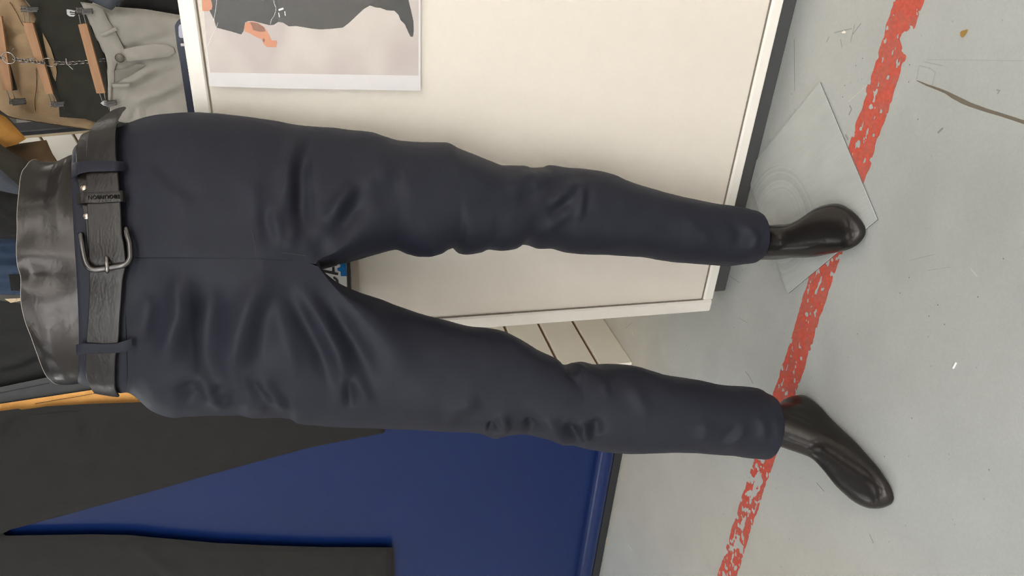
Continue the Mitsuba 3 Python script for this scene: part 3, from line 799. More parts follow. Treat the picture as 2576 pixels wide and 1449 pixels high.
def ribbon(top, bot, th, m=3, closed=False):
    """a strap from its two long edges; the thickness goes outwards"""
    top, bot = np.asarray(top), np.asarray(bot); N = len(top)
    tan = np.gradient((top + bot) / 2, axis=0); w = top - bot
    nrm = np.cross(tan, w); nrm /= np.linalg.norm(nrm, axis=1, keepdims=True)
    wv = w / np.linalg.norm(w, axis=1, keepdims=True); c = min(.0012, th * .3)
    cs = [(top - wv * c * 0, nrm * 0 + nrm * c), (top - wv * c, nrm * 0), (bot + wv * c, nrm * 0), (bot, nrm * c), (bot, nrm * (th - c)), (bot + wv * c, nrm * th)]
    for f in (.25, .5, .75): cs.append((bot + (top - bot) * f, nrm * (th + .0003)))
    cs += [(top - wv * c, nrm * th), (top, nrm * (th - c))]
    k = len(cs); V = np.stack([a + b for a, b in cs], 1).reshape(-1, 3); Fc = []
    I = np.arange(N * k).reshape(N, k)
    a, b = I[:-1], I[1:]; a2, b2 = np.roll(a, -1, 1), np.roll(b, -1, 1)
    Q = np.stack([a, b, b2, a2], -1).reshape(-1, 4)
    Fc = np.vstack([Q[:, [0, 1, 2]], Q[:, [0, 2, 3]]]).tolist()
    for r, flip in ((0, 1), (N - 1, 0)):
        for j in range(1, k - 1): Fc.append([I[r, 0], I[r, j + 1], I[r, j]] if flip else [I[r, 0], I[r, j], I[r, j + 1]])
    mm = trimesh.Trimesh(V, Fc, process=False)
    return mm


def belt():
    top, bot = [], []
    def st(a, b, off, y=None):
        top.append(on_front(*a, off) if y is None else at_y(*a, y)); bot.append(on_front(*b, off) if y is None else at_y(*b, y))
    for a, b in [((222, 648), (300, 648)), ((221, 610), (298, 610)), ((217, 565), (296, 565)), ((209, 521), (291, 521)), ((197, 452), (280, 452)), ((194, 405), (277, 405)), ((194, 375), (279, 370))]:
        st(a, b, .0035)
    # round the back
    zt = [top[-1][2], on_front(231, 976, .0035)[2]]; zb = [bot[-1][2], on_front(294, 984, .0035)[2]]
    for a in np.linspace(-12, 192, 44):
        c, s = math.cos(math.radians(a)), math.sin(math.radians(a)); f = (1 - c) / 2
        for lst, zz in ((top, zt), (bot, zb)):
            z = zz[0] * (1 - f) + zz[1] * f + .026 * float(sstep(-16, 20, a) * sstep(196, 160, a)) + .014 * max(s, 0)
            xr, xl, xm = float(xO['R'](z)), float(xO['L'](z)), float(xM(min(z, qM[-1, 2])))
            w = (xr - xm if c > 0 else xm - xl) + .0035; b = depth_b(z) + .004
            e = 2 / 2.3
            lst.append(np.array([xm + w * np.sign(c) * abs(c) ** e, 1.11 + b * np.sign(s) * abs(s) ** e, z]))
    for a, b in [((226, 964), (292, 974)), ((219, 942), (291, 951)), ((218, 890), (294, 890)), ((220, 853), (301, 850)), ((224, 795), (304, 800)), ((227, 740), (307, 763)), ((227, 700), (312, 700))]:
        st(a, b, .0040)
    for a, b, o in [((227, 675), (317, 675), .006), ((226, 655), (319, 655), .0085), ((226, 620), (315, 620), .0095), ((224, 579), (309, 585), .0095), ((222, 523), (306, 523), .0095), ((220.5, 479), (302.5, 479), .0095), ((218.6, 433), (298, 433), .0095), ((219, 410), (296, 410), .0105)]:
        st(a, b, o)
    yl = top[-1][1]
    for i, (a, b) in enumerate([((219.5, 385), (293.5, 395)), ((221, 360), (292.5, 372)), ((226, 337), (292, 348)), ((236, 321), (294, 322)), ((249, 308), (299, 303)), ((263, 298), (305, 292)), ((276, 288), (312, 281)), ((290, 281), (318, 274))]):
        yt = yl + [.006, .014, .024, .036, .050, .064, .078, .090][i]
        top.append(at_y(*a, min(yt, on_front(*a, .0105)[1]))); bot.append(at_y(*b, min(yt, on_front(*b, .0105)[1])))
    top, bot = np.array(top), np.array(bot); c = (top + bot) / 2          # both edges share one parameter, so the strap does not twist
    sp = np.r_[0, np.cumsum(np.linalg.norm(np.diff(c, axis=0), axis=1))]; ss = np.linspace(0, sp[-1], 300)
    top_, bot_ = PchipInterpolator(sp, top)(ss), PchipInterpolator(sp, bot)(ss)
    return ribbon(top_, bot_, .0036)


obj('leather_belt__strap', belt(), 'mat_leather', smooth=40)


def band(pts_a, pts_b, off, th, n=40):
    """a loop over the belt: its two edges in the photograph"""
    a = np.array([on_front(x, y, o) for (x, y), o in zip(pts_a, off)]); b = np.array([on_front(x, y, o) for (x, y), o in zip(pts_b, off)])
    sp = np.r_[0, np.cumsum(np.linalg.norm(np.diff((a + b) / 2, axis=0), axis=1))]; ss = np.linspace(0, sp[-1], n)
    a, b = PchipInterpolator(sp, a)(ss), PchipInterpolator(sp, b)(ss)
    m = ribbon(a, b, th); return m


offs = [.003, .006, .0135, .0150, .0150, .0145, .0135, .006]
obj('leather_belt__keeper', band([(197, 486), (202, 486), (210, 484), (225, 484), (250, 484), (285, 482), (303, 480), (309, 481)], [(198, 515), (203, 515), (210, 512), (225, 511), (250, 511), (285, 509), (306, 508), (312, 509)], offs, .0022), 'mat_leather', smooth=40)
lab('leather_belt__keeper', 'embossed leather keeper loop')


def lettering():
    m = meshkit.text_mesh('IBOURBON', 1.0, .12, bold=False)
    v = m.vertices.copy(); v[:, 0] /= v[:, 0].max()
    # baseline runs up the belt, capitals towards the left
    px = 301 - v[:, 0] * 79; py = 489.5 + 2.8 * v[:, 0] + v[:, 1] * 8.6
    out = np.array([on_front(a, b, .0170 + max(0, c) * .008 + .0006 * math.sin(math.pi * (301 - a) / 79)) for a, b, c in zip(px, py, v[:, 2])])
    m.vertices = out
    return m


obj('leather_belt__keeper__lettering', lettering(), 'mat_hole'); lab('leather_belt__keeper__lettering', 'pressed lettering reading IBOURBON')


def buckle():
    pts = [(204, 588), (206, 610), (211, 640), (217, 662), (226, 675), (240, 679), (262, 676), (285, 672), (308, 668), (322, 660), (328, 645), (327, 620), (321, 595), (316, 573)]
    o = [.006, .011, .0135, .0150, .0165, .0170, .0170, .0170, .0165, .0150, .014, .013, .011, .006]
    P = [on_front(x, y, q) for (x, y), q in zip(pts, o)]
    return tube(smoothline(P, 70), .0036, 12)


obj('leather_belt__buckle', buckle(), 'mat_dark_steel', smooth=True); lab('leather_belt__buckle', 'dark metal belt buckle')
pr = [on_front(x, y, q) for (x, y), q in zip([(268, 646), (268.5, 656), (269, 666), (269.5, 676), (270, 683)], [.0125, .0175, .0205, .0205, .0165])]
obj('leather_belt__buckle__prong', tube(smoothline(pr, 24), .0026, 10), 'mat_steel', smooth=True)


def disc_on(x, y, off, r, th, dome=.3):
    p = on_front(x, y, off); e = .002
    q1, q2 = on_front(x, y + 4, off), on_front(x + 4, y, off)
    a = q1 - p; b = q2 - p; n = np.cross(a, b); n /= np.linalg.norm(n)
    if n[1] > 0: n = -n
    m = trimesh.creation.cylinder(r, th, sections=20)
    if dome: m = trimesh.creation.icosphere(3, r); m.apply_scale([1, 1, dome])
    m.apply_transform(trimesh.geometry.align_vectors([0, 0, 1], n)); m.apply_translation(p)
    return m


for x, y in ((211, 472.5), (218, 544)):
    obj('leather_belt__rivet', disc_on(x, y, .0075, .0043, .002, .45), 'mat_brass', smooth=True)
lab('leather_belt__rivet', 'domed metal rivet'); lab('leather_belt__rivet_001', 'domed metal rivet')
for x, y in ((261, 463), (265, 554.5), (268, 607), (257, 374)):
    p = None
    if y > 420: m = disc_on(x, y, .0133, .0021, .0006, 0)
    else:
        m = trimesh.creation.cylinder(.0021, .0006, sections=18); m.apply_transform(trimesh.geometry.align_vectors([0, 0, 1], [.45, -.89, 0])); m.apply_translation(at_y(x, y, on_front(219, 410, .0105)[1] + .0125))
    obj('leather_belt__hole', m, 'mat_hole')
lab('leather_belt', 'black leather belt with dark buckle threaded round the navy trousers', 'belt')

o8 = [.002, .010, .016, .0165, .0165, .016, .010, .003]
obj('navy_trousers__belt_loop', band([(184, 410), (190, 409), (205, 407), (230, 406), (265, 406), (290, 406), (303, 407), (313, 408)], [(185, 449), (190, 446), (203, 438), (230, 433), (265, 432), (290, 431), (303, 431), (313, 431)], o8, .002), 'mat_navy', smooth=40)
o8 = [.003, .0075, .009, .009, .009, .0085, .007, .003]
obj('navy_trousers__belt_loop', band([(196, 866), (201, 865), (212, 863), (230, 863), (262, 864), (290, 863), (312, 857), (331, 851)], [(197, 893), (203, 890), (214, 888), (230, 888), (262, 888), (290, 887), (312, 884), (331, 881)], o8, .002), 'mat_navy', smooth=40)
# stitching of the fly: short raised threads
st_ = []
for pts, nn in (([(632, 578), (638, 600), (641, 618), (643, 640)], 14), ([(648, 634), (680, 634), (720, 637), (770, 644)], 26)):
    L = smoothline([on_front(x, y, .0018) for x, y in pts], nn * 2)
    for i in range(0, len(L) - 1, 2): st_.append(tube(np.array([L[i], L[i + 1]]), .00045, 5))
obj('navy_trousers__stitching', cat(*st_), 'mat_thread'); lab('navy_trousers__stitching', 'fly stitching', kind='stuff')
lab('navy_trousers', 'dark navy slim trousers with belt worn by the black mannequin', 'trousers')


# ------------------------------------------------------------------ the mannequin
TOR_R = [(240, 405), (215, 400), (190, 391), (172, 398), (154, 406), (132, 408), (110, 406), (84, 402), (66, 406), (50, 420)]
TOR_L = [(240, 958), (215, 962), (203, 963), (185, 966), (168, 967), (150, 965), (132, 961), (117, 948), (108, 927)]
RIM = [(64, 411), (55, 424), (50, 445), (48.6, 468), (46, 510), (44, 557), (42, 601), (44, 662), (52, 698), (55, 760), (64, 799), (84, 848), (95, 883), (108, 927), (116, 945), (126, 956)]


def torso():
    tb = .088
    qr = np.array([at_y(x, y, 1.11) for x, y in TOR_R]); ql = np.array([at_y(x, y, 1.11) for x, y in TOR_L])
    fr, fl = zfun(qr[np.argsort(qr[:, 2])]), zfun(ql[np.argsort(ql[:, 2])])
    xr0, xl0 = qr[:, 0].max(), ql[:, 0].min(); xc0 = (xr0 + xl0) / 2; a0 = (xr0 - xl0) / 2
    rim = []
    for x, y in RIM:
        Yp = 1.03
        for _ in range(10):
            p = at_y(x, y, Yp); u = min(1, abs(p[0] - xc0) / a0); Yp = 1.11 - tb * math.sqrt(1 - u * u)
        rim.append(at_y(x, y, Yp))
    rim = np.array(rim); rim = rim[np.argsort(rim[:, 0])]
    fz = PchipInterpolator(rim[:, 0], rim[:, 2])
    n, NR = 220, 110
    phi = np.linspace(0, 2 * np.pi, n, endpoint=False); rows = []
    zb0 = 1.085
    for s in np.linspace(0, 1, NR):
        # nominal ring
        xx = xc0 + a0 * .995 * np.cos(phi)
        ztop = fz(np.clip(xx, rim[0, 0], rim[-1, 0])); ztop = np.where(np.sin(phi) > 0, ztop + .02 * np.sin(phi), ztop)
        z = zb0 + (ztop - zb0) * s
        xr, xl = fr(z), fl(z); xc, a = (xr + xl) / 2, (xr - xl) / 2
        x = xc + a * np.cos(phi); y = 1.11 + tb * np.sin(phi)
        rows.append(np.stack([x, y, z], -1))
    V = np.vstack(rows)
    # shallow muscles
    for (px, py), amp, r in (((120, 500), .004, .030), ((80, 540), .003, .02), ((130, 585), -.0055, .020), ((90, 620), .0035, .022), ((140, 640), .002, .02), ((84, 690), -.004, .010), ((130, 690), -.004, .02), ((120, 780), .0045, .035), ((100, 860), .003, .02), ((160, 900), .005, .03), ((60, 590), -.003, .012), ((90, 440), -.002, .02), ((165, 560), .003, .018)):
        p = at_y(px, py, 1.03)
        d = np.linalg.norm((V - p) * [1, .5, 1], axis=1)
        nn = V - np.array([xc0, 1.11, 0]); nn[:, 2] = 0; nn /= np.linalg.norm(nn, axis=1, keepdims=True)
        V = V + nn * (amp * .95 * np.exp(-(d / (1.3 * r)) ** 2) * (nn[:, 1] < 0))[:, None]
    I = np.arange(NR * n).reshape(NR, n); a, b = I[:-1], I[1:]; a2, b2 = np.roll(a, -1, 1), np.roll(b, -1, 1)
    Q = np.stack([a, a2, b2, b], -1).reshape(-1, 4); Fc = [Q[:, [0, 1, 2]], Q[:, [0, 2, 3]]]
    topr = V[-n:]; c = topr.mean(0)
    ins = topr + (c - topr) * .06 + [0, 0, -.002]; k0 = len(V)
    V = np.vstack([V, ins, [c - [0, 0, .006]], [V[:n].mean(0)]])
    j = np.arange(n); j2 = np.roll(j, -1)
    Fc += [np.stack([I[-1][j], I[-1][j2], k0 + j2], 1), np.stack([I[-1][j], k0 + j2, k0 + j], 1), np.stack([k0 + j, k0 + j2, np.full(n, k0 + n)], 1), np.stack([j2, j, np.full(n, k0 + n + 1)], 1)]
    return trimesh.Trimesh(V, np.vstack(Fc), process=False), rim, topr


def sph(c, r, k=24):
    m = m3.Manifold.sphere(float(r), k)
    return m.translate([float(v) for v in c])


def ell(c, r):
    return m3.Manifold.sphere(1.0, 28).scale([float(v) for v in r]).translate([float(v) for v in c])


def hull(*ms): return m3.Manifold.batch_hull(list(ms))


def to_manifold(q):
    m = m3.Manifold(m3.Mesh(np.asarray(q.vertices, np.float32), np.asarray(q.faces, np.uint32)))
    return m if m.volume() > 0 else m3.Manifold(m3.Mesh(np.asarray(q.vertices, np.float32), np.asarray(q.faces[:, ::-1], np.uint32)))


def foot(heel, toe, ankle, shin, zf, side, bulge=.010):
    """smooth moulded foot without toes: sections along the sole, and a shin that leans into it"""
    h, t = np.array([*heel, 0.0]), np.array([*toe, 0.0]); L = np.linalg.norm(t - h); u = (t - h) / L
    w = np.array([u[1], -u[0], 0]) * side                # towards the little toe
    A = [0, .02, .06, .13, .22, .34, .46, .58, .70, .80, .88, .94, .975, 1.0]
    wd = [.004, .018, .026, .031, .032, .030, .031, .036, .041, .040, .035, .027, .018, .004]
    ht = [.020, .046, .062, .076, .082, .076, .064, .053, .044, .036, .030, .025, .020, .008]
    of = [.0, .0, .0, .0, .0, -.001, .0, .3, .9, 1.0, .8, .55, .4, .3]
    aa = np.linspace(0, 1, 70) ; aa = .5 - .5 * np.cos(aa * np.pi)
    W, Hh, O = PchipInterpolator(A, wd)(aa), PchipInterpolator(A, ht)(aa), PchipInterpolator(A, of)(aa) * bulge
    n = 48; th = np.linspace(0, 2 * np.pi, n, endpoint=False); c, sn = np.cos(th), np.sin(th)
    zz = np.where(sn >= 0, np.sign(sn) * np.abs(sn) ** .95, -np.abs(sn) ** .35)
    rows = []
    for a_, w_, h_, o_ in zip(aa, W, Hh, O):
        zc = min(.012, h_ * .42)
        rows.append(h + u * a_ * L + w * (o_ + w_ * np.sign(c) * np.abs(c) ** .85)[:, None] + np.array([0, 0, 1.0]) * (zf + np.where(zz >= 0, zc + (h_ - zc) * zz, zc + zc * zz))[:, None])
    V = np.vstack(rows + [[rows[0].mean(0)], [rows[-1].mean(0)]]); N = len(aa)
    I = np.arange(N * n).reshape(N, n); p, q = I[:-1], I[1:]; p2, q2 = np.roll(p, -1, 1), np.roll(q, -1, 1)
    Q = np.stack([p, p2, q2, q], -1).reshape(-1, 4); j = np.arange(n); j2 = np.roll(j, -1)
    Fc = np.vstack([Q[:, [0, 1, 2]], Q[:, [0, 2, 3]], np.stack([j2, j, np.full(n, N * n)], 1), np.stack([I[-1][j], I[-1][j2], np.full(n, N * n + 1)], 1)])
    base = to_manifold(trimesh.Trimesh(V, Fc, process=False))
    An = np.array(ankle)
    low = h + u * L * .20 + np.array([0, 0, zf + .046]); mid = h + u * L * .27 + np.array([0, 0, zf + .050])
    bones = [base, hull(sph(shin, .034, 40), sph(An, .0325, 40)), hull(sph(An, .0325, 40), sph(low, .031, 40)), hull(sph(An + [0, 0, -.004], .032, 40), sph(mid, .029, 40)), hull(sph(An, .032, 40), sph(h + u * L * .44 + np.array([0, 0, zf + .040]), .026, 40)),
             hull(sph(mid, .029, 40), sph(h + u * L * .46 + np.array([0, 0, zf + .036]), .026, 40))]
    m = m3.Manifold.batch_boolean(bones, m3.OpType.Add)
    return m.trim_by_plane([0, 0, 1], zf)


def smooth_manifold(m, ln=.0045, it=30):
    m = m.refine_to_length(ln); mm = m.to_mesh()
    tm = trimesh.Trimesh(mm.vert_properties[:, :3], mm.tri_verts, process=True)
    z0 = tm.vertices[:, 2].min(); trimesh.smoothing.filter_laplacian(tm, .5, 16, volume_constraint=False); trimesh.smoothing.filter_taubin(tm, .5, .53, it)
    tm.vertices[:, 2] -= tm.vertices[:, 2].min() - z0
    return tm


rt, rh = at_z(2180, 586, PT)[:2], np.array([.054, 1.185])
lt, lh = at_z(2251, 1258)[:2], np.array([-.236, 1.118])
ra = at_y(1935, 604, 1.135); la = at_y(1952, 1064, 1.075)
ra[2] = max(ra[2], .088); la[2] = max(la[2], .092)
shins = {q: np.array([(float(xO[q](.26)) + float(xI[q](.26))) / 2, yc(q, .26), .26]) for q in 'RL'}
fr_ = smooth_manifold(foot(rh, rt, ra, shins['R'], PT, -1, .013)); fl_ = smooth_manifold(foot(lh, lt, la, shins['L'], 0.0005, 1))
tor, RIMP, TOPR = torso()


def legs():
    hipR, hipL = np.array([.150, 1.11, .98]), np.array([-.025, 1.11, .98])
    kneeR, kneeL = np.array([float(xO['R'](.47) + xI['R'](.47)) / 2, 1.12, .47]), np.array([float(xO['L'](.47) + xI['L'](.47)) / 2, 1.09, .47])
    b = [hull(ell([.07, 1.11, 1.10], [.10, .06, .03]), ell([.065, 1.11, .98], [.13, .07, .05]))]
    for hp, kn, an in ((hipR, kneeR, shins['R']), (hipL, kneeL, shins['L'])):
        b += [hull(sph(hp, .062), sph(kn, .042)), hull(sph(kn, .042), sph(an, .033))]
    return b


parts = [m3.Manifold(m3.Mesh(np.asarray(q.vertices, np.float32), np.asarray(q.faces, np.uint32))) for q in (tor, fr_, fl_)]
if parts[0].status() != m3.Error.NoError or parts[0].volume() < 0:
    tor.invert(); parts[0] = m3.Manifold(m3.Mesh(np.asarray(tor.vertices, np.float32), np.asarray(tor.faces, np.uint32)))
print('manifold', [(p.status(), round(p.volume(), 5)) for p in parts])
body = m3.Manifold.batch_boolean(parts + legs(), m3.OpType.Add)
obj('mannequin__body', body, 'mat_mannequin', smooth=35)
obj('mannequin__cut_edge', tube(TOPR[110 - 8:] if False else TOPR, .0005, 6, closed=True), 'mat_rim', smooth=True); lab('mannequin__cut_edge', 'thin pale worn edge along the top')
lab('mannequin', 'glossy black lower body mannequin with bare waist and feet wearing the navy trousers', 'mannequin')

# ------------------------------------------------------------------ trousers hanging in layers on the blue board (left of the mannequin)
def garment(key, label, catg, group=None):
    lab(key, label, catg, group)


bt = [(-90, 1046), (0, 1034), (45, 1028), (54, 1031), (116, 1022), (233, 1015.5), (349, 1012), (600, 1012), (860, 1022), (966, 1030), (969, 1076), (969, 1084), (963, 1090), (889, 1104), (776, 1127), (524, 1195), (349, 1245), (136, 1303.5), (25, 1333), (8, 1342),
      (14, 1348), (233, 1344), (330, 1346), (388, 1352), (543, 1366), (660, 1371.5), (815, 1376.5), (990, 1377), (992, 1449), (998, 1560), (600, 1640), (200, 1680), (-90, 1700)]
obj('black_trousers__legs', cloth(bt, 'g', 1.452, .024, .009, [([(215, 1030), (217, 1060), (219, 1085), (209, 1094)], -.006, .006), ([(240, 1045), (250, 1075), (285, 1040)], .004, .014), ([(60, 1040), (20, 1090), (-60, 1120)], -.012, .016),
    ([(30, 1150), (350, 1165), (700, 1140)], -.005, .020), ([(520, 1150), (700, 1130), (860, 1095)], .004, .012), ([(640, 1140), (760, 1118), (900, 1092)], -.004, .008), ([(0, 1250), (250, 1240), (480, 1195)], -.003, .014),
    ([(310, 1350), (330, 1372), (315, 1382)], -.004, .006), ([(340, 1355), (380, 1395), (450, 1440)], .004, .016), ([(100, 1380), (400, 1390), (800, 1400)], -.002, .025)], .004, 9, .045, 2), 'mat_black_cloth', smooth=60)
obj('black_trousers__pocket_seam', tube(smoothline([at_g(x, y, 1.4392) for x, y in [(48, 1046), (90, 1044), (140, 1039), (200, 1036)]], 20), .0006, 5), 'mat_black2')
obj('black_trousers__hem_seam', cat(tube(np.array([at_g(974, y, 1.4405) for y in np.linspace(1384, 1470, 10)]), .0005, 5)), 'mat_black2')
garment('black_trousers', 'wide black trousers hanging flat in front of the blue board', 'trousers')
obj('tan_trousers__leg', cloth([(-90, 1030), (0, 1016), (231, 981), (420, 958), (600, 980), (610, 1066), (-90, 1066)], 'g', 1.478, .012, .01, [([(85, 1022), (92, 1010), (94, 1003)], -.004, .006), ([(140, 1005), (200, 996), (260, 985)], -.0035, .004), ([(0, 1026), (50, 1022)], -.004, .004)], .002, 12, .02, 3), 'mat_orange', smooth=60)
obj('tan_trousers__seam', tube(smoothline([at_g(x, y, 1.4705) for x, y in [(88, 1016), (140, 1007), (200, 997), (262, 985)]], 16), .0006, 5), 'mat_brown')
garment('tan_trousers', 'orange tan trousers just showing between the black trousers and grey trousers', 'trousers')
obj('grey_trousers__leg', cloth([(-90, 992), (0, 974), (115, 950), (220, 928), (420, 900), (560, 900), (560, 1010), (-90, 1060)], 'g', 1.494, .014, .01, [([(0, 988), (60, 977), (130, 963)], -.003, .004), ([(130, 968), (180, 966), (215, 972)], -.004, .01)], .002, 12, .02, 4), 'mat_grey_cloth', smooth=60)
obj('grey_trousers__seam', tube(smoothline([at_g(x, y, 1.4860) for x, y in [(-20, 993), (40, 981), (125, 964)]], 12), .0005, 5), 'mat_black2')
garment('grey_trousers', 'dark grey trousers hanging behind the orange tan ones', 'trousers')
obj('black_work_trousers__leg', cloth([(-90, 752), (0, 756), (52, 763), (160, 770), (260, 790), (310, 880), (300, 960), (200, 1000), (-90, 1060)], 'g', 1.53, .03, .01, [([(0, 918), (50, 905), (95, 880)], .007, .012), ([(0, 932), (60, 916), (110, 900)], -.007, .010), ([(0, 830), (70, 835), (120, 850)], -.004, .014)], .005, 12, .03, 5), 'mat_black2', smooth=60)
garment('black_work_trousers', 'creased black trousers hanging next to the bare mannequin waist', 'trousers')
obj('black_work_trousers__paper_tag', cloth([(11, 752), (54, 750), (70, 752), (70, 758), (52, 757), (27, 762)], 'g', 1.485, .003, .006, (), .0, 10, .004, 6), 'mat_strip')
lab('black_work_trousers__paper_tag', 'small beige paper tag')
obj('blue_jeans__folds', cloth([(-90, 588), (60, 584), (150, 600), (150, 745), (0, 741), (-90, 742)], 'y', 2.55, .05, .012, [([(-60, 616), (20, 616), (80, 616)], .022, .022), ([(-60, 636), (20, 637), (80, 637)], -.018, .014), ([(-60, 655), (20, 656), (80, 656)], -.012, .012), ([(-60, 675), (20, 676), (80, 677)], .022, .020), ([(-60, 700), (20, 702), (80, 702)], -.008, .02)], .004, 8, .02, 7), 'mat_denim', smooth=60)
obj('blue_jeans__dark_pocket', cloth([(22, 690), (100, 690), (100, 733), (28, 731)], 'y', 2.505, .01, .012, (), .002, 8, .01, 8), 'mat_black2', smooth=60)
garment('blue_jeans', 'dark blue folded jeans seen behind the top of the mannequin', 'jeans')
obj('slate_jacket__sleeve', cloth([(-90, 355), (0, 417), (47, 461), (140, 520), (140, 495), (47, 490), (0, 480), (-90, 476)], 'y', 2.30, .03, .01, (), .003, 12, .02, 9), 'mat_slate', smooth=60)
garment('slate_jacket', 'slate blue jacket sleeve slanting behind the mannequin waist', 'jacket')
obj('black_jacket__body', cloth([(-90, 470), (0, 474), (47, 484), (140, 492), (150, 605), (0, 600), (-90, 600)], 'y', 2.42, .04, .01, [([(-20, 515), (0, 522), (20, 545), (42, 560)], .008, .008), ([(0, 560), (45, 580)], -.006, .01)], .004, 12, .03, 10), 'mat_black2', smooth=60)
garment('black_jacket', 'black jacket hanging between the slate sleeve and the blue jeans', 'jacket')
obj('brown_jacket__body', cloth([(43, 362), (80, 357), (117, 352), (125, 371), (138, 400), (142, 416), (90, 440), (0, 425), (-90, 360), (-90, 320)], 'y', 2.02, .02, .01, [([(20, 375), (60, 385), (110, 380)], .003, .02)], .003, 14, .015, 11), 'mat_brown', smooth=60)
garment('brown_jacket', 'brown garment hem hanging before the cream slatted wall', 'jacket')
obj('gold_jacket__body', cloth([(-90, 240), (0, 286), (14, 294), (31, 311), (55, 336), (66, 349), (43, 363), (10, 372), (-90, 340)], 'y', 1.97, .022, .01, [([(-20, 300), (10, 320), (30, 345)], .006, .02)], .003, 14, .015, 12), 'mat_gold', smooth=60)
obj('gold_jacket__dark_edge', cloth([(-90, 212), (0, 277), (18, 290), (36, 311), (50, 329), (56, 338), (31, 311), (14, 294), (0, 287), (-90, 242)], 'y', 1.955, .012, .008, (), .001, 14, .006, 13), 'mat_dark_brown', smooth=60)
lab('gold_jacket__dark_edge', 'dark brown binding')
garment('gold_jacket', 'golden brown garment with a dark edge at the upper end of the slatted wall', 'jacket')
obj('dark_brown_coat__body', cloth([(-90, 322), (0, 362), (30, 383), (72, 408), (60, 430), (50, 470), (0, 425), (-90, 372)], 'y', 1.93, .022, .01, (), .004, 14, .02, 14), 'mat_dark_brown', smooth=60)
garment('dark_brown_coat', 'very dark brown coat between the golden garment and slate sleeve', 'coat')


# ------------------------------------------------------------------ slatted wall and post at the back right
def back_slats():
    q = np.array([-math.sin(math.radians(27)), math.cos(math.radians(27)), 0]); nrm = np.array([-q[1], q[0], 0]); nrm = nrm if nrm[1] < 0 else -nrm
    p0 = at_y(140, 341, 2.45); z1 = at_y(100, 342, 2.45)[2]; z2 = at_y(184, 346, 2.45)[2]; pitch = z1 - z2
    fwd = R[:, 2]; M = np.stack([q, -nrm, [0, 0, 1.0]], 1)
    tilt = trimesh.transformations.rotation_matrix(math.radians(-5.2), fwd, p0)
    def bx(s0, s1, d0, d1, za, zb, c=.0012):
        m = cbox([s0, d0, za], [s1, d1, zb], c); m.vertices = m.vertices @ M.T + [p0[0], p0[1], 0]; m.apply_transform(tilt); return m
    k = -6
    obj('slatted_rack__backing', bx(.001, .45, .0115, .03, z2 - 10.0 * pitch, z1 + 4.5 * pitch), 'mat_groove')
    for i in range(-10, 5):
        a = z2 + i * pitch
        obj('slatted_rack__slat', bx(0, .45, 0, .011, a + .004, a + pitch - .004), 'mat_slat')
    obj('slatted_rack__edge_strip', bx(-.012, -.0002, -.002, .03, z2 - 10.0 * pitch, z1 + 4.5 * pitch), 'mat_strip'); lab('slatted_rack__edge_strip', 'beige edge strip')
    obj('slatted_rack__post', bx(-.034, -.0125, -.004, .035, z2 - 10.0 * pitch, z1 + 4.5 * pitch, .003), 'mat_black'); lab('slatted_rack__post', 'black metal post')


back_slats()
lab('slatted_rack', 'cream slatted wall with black post behind the brown garments', 'slat wall')

# ------------------------------------------------------------------ shorts and trousers on clip hangers, hung from a chain (back right)
GD = 2.10
obj('khaki_trousers__body', cloth([(-90, -70), (56, -70), (62, 0), (72, 14), (86, 35), (92, 50), (120, 60), (160, 240), (220, 290), (262, 320), (227, 327), (120, 312), (25, 296), (0, 284), (-90, 255)], 'g', GD + .05, .03, .010,
    [([(15, 20), (40, 50), (62, 68)], -.008, .008), ([(-10, 5), (25, 45), (50, 80)], .006, .014), ([(32, 87), (48, 84), (64, 80)], -.006, .006), ([(92, 180), (92, 220), (88, 285)], -.006, .006), ([(60, 215), (70, 260), (60, 285)], .005, .014), ([(20, 265), (100, 285), (200, 305)], .004, .02),
     ([(40, 130), (50, 120), (60, 140)], -.008, .012), ([(25, 60), (60, 95), (60, 130)], .005, .02)], .014, 20, .02, 15), 'mat_khaki', smooth=60)
obj('khaki_trousers__pocket_edge', tube(smoothline([at_g(x, y, GD + .03) for x, y in [(25, 6), (42, 32), (56, 60), (62, 68)]], 14), .0009, 5), 'mat_brown')
obj('khaki_trousers__seam', tube(smoothline([at_g(x, y, GD + .03) for x, y in [(91, 172), (92, 215), (88, 262), (91, 288)]], 14), .0008, 5), 'mat_brown')
garment('khaki_trousers', 'crumpled khaki trousers on the uppermost hanger of the chain', 'trousers')
obj('dark_lining', cloth([(-30, 40), (0, 52), (12, 75), (10, 90), (17, 105), (20, 140), (44, 226), (31, 228), (3, 112), (-30, 90)], 'g', GD + .022, .012, .008, (), .002, 16, .008, 16), 'mat_dark_brown', smooth=60)
lab('dark_lining', 'dark brown cloth strip between the top hanger bar and the khaki trousers', 'cloth')
obj('green_trousers__body', cloth([(58, -70), (64, 0), (76, 15), (91, 47), (84, 62), (101, 122), (117, 180), (134, 235), (148, 266), (150, 294), (170, 296), (213, 299), (240, 308), (292, 312), (300, 150), (232, 20), (236, -70)], 'g', GD + .01, .024, .010,
    [([(110, 30), (150, 80), (190, 110)], .006, .02), ([(150, 200), (190, 240), (230, 260)], .006, .02), ([(160, 60), (170, 140), (175, 200)], -.005, .02)], .010, 14, .02, 17), 'mat_green', smooth=60)
obj('green_trousers__khaki_opening', cloth([(107, 82), (116, 98), (128, 122), (138, 155), (143, 180), (140, 205), (134, 195), (124, 165), (115, 130), (108, 95)], 'g', GD - .008, .006, .006, (), .001, 16, .006, 18), 'mat_khaki', smooth=60)
lab('green_trousers__khaki_opening', 'khaki lining showing through the opening')
garment('green_trousers', 'very dark green trousers on the middle hanger of the chain', 'trousers')

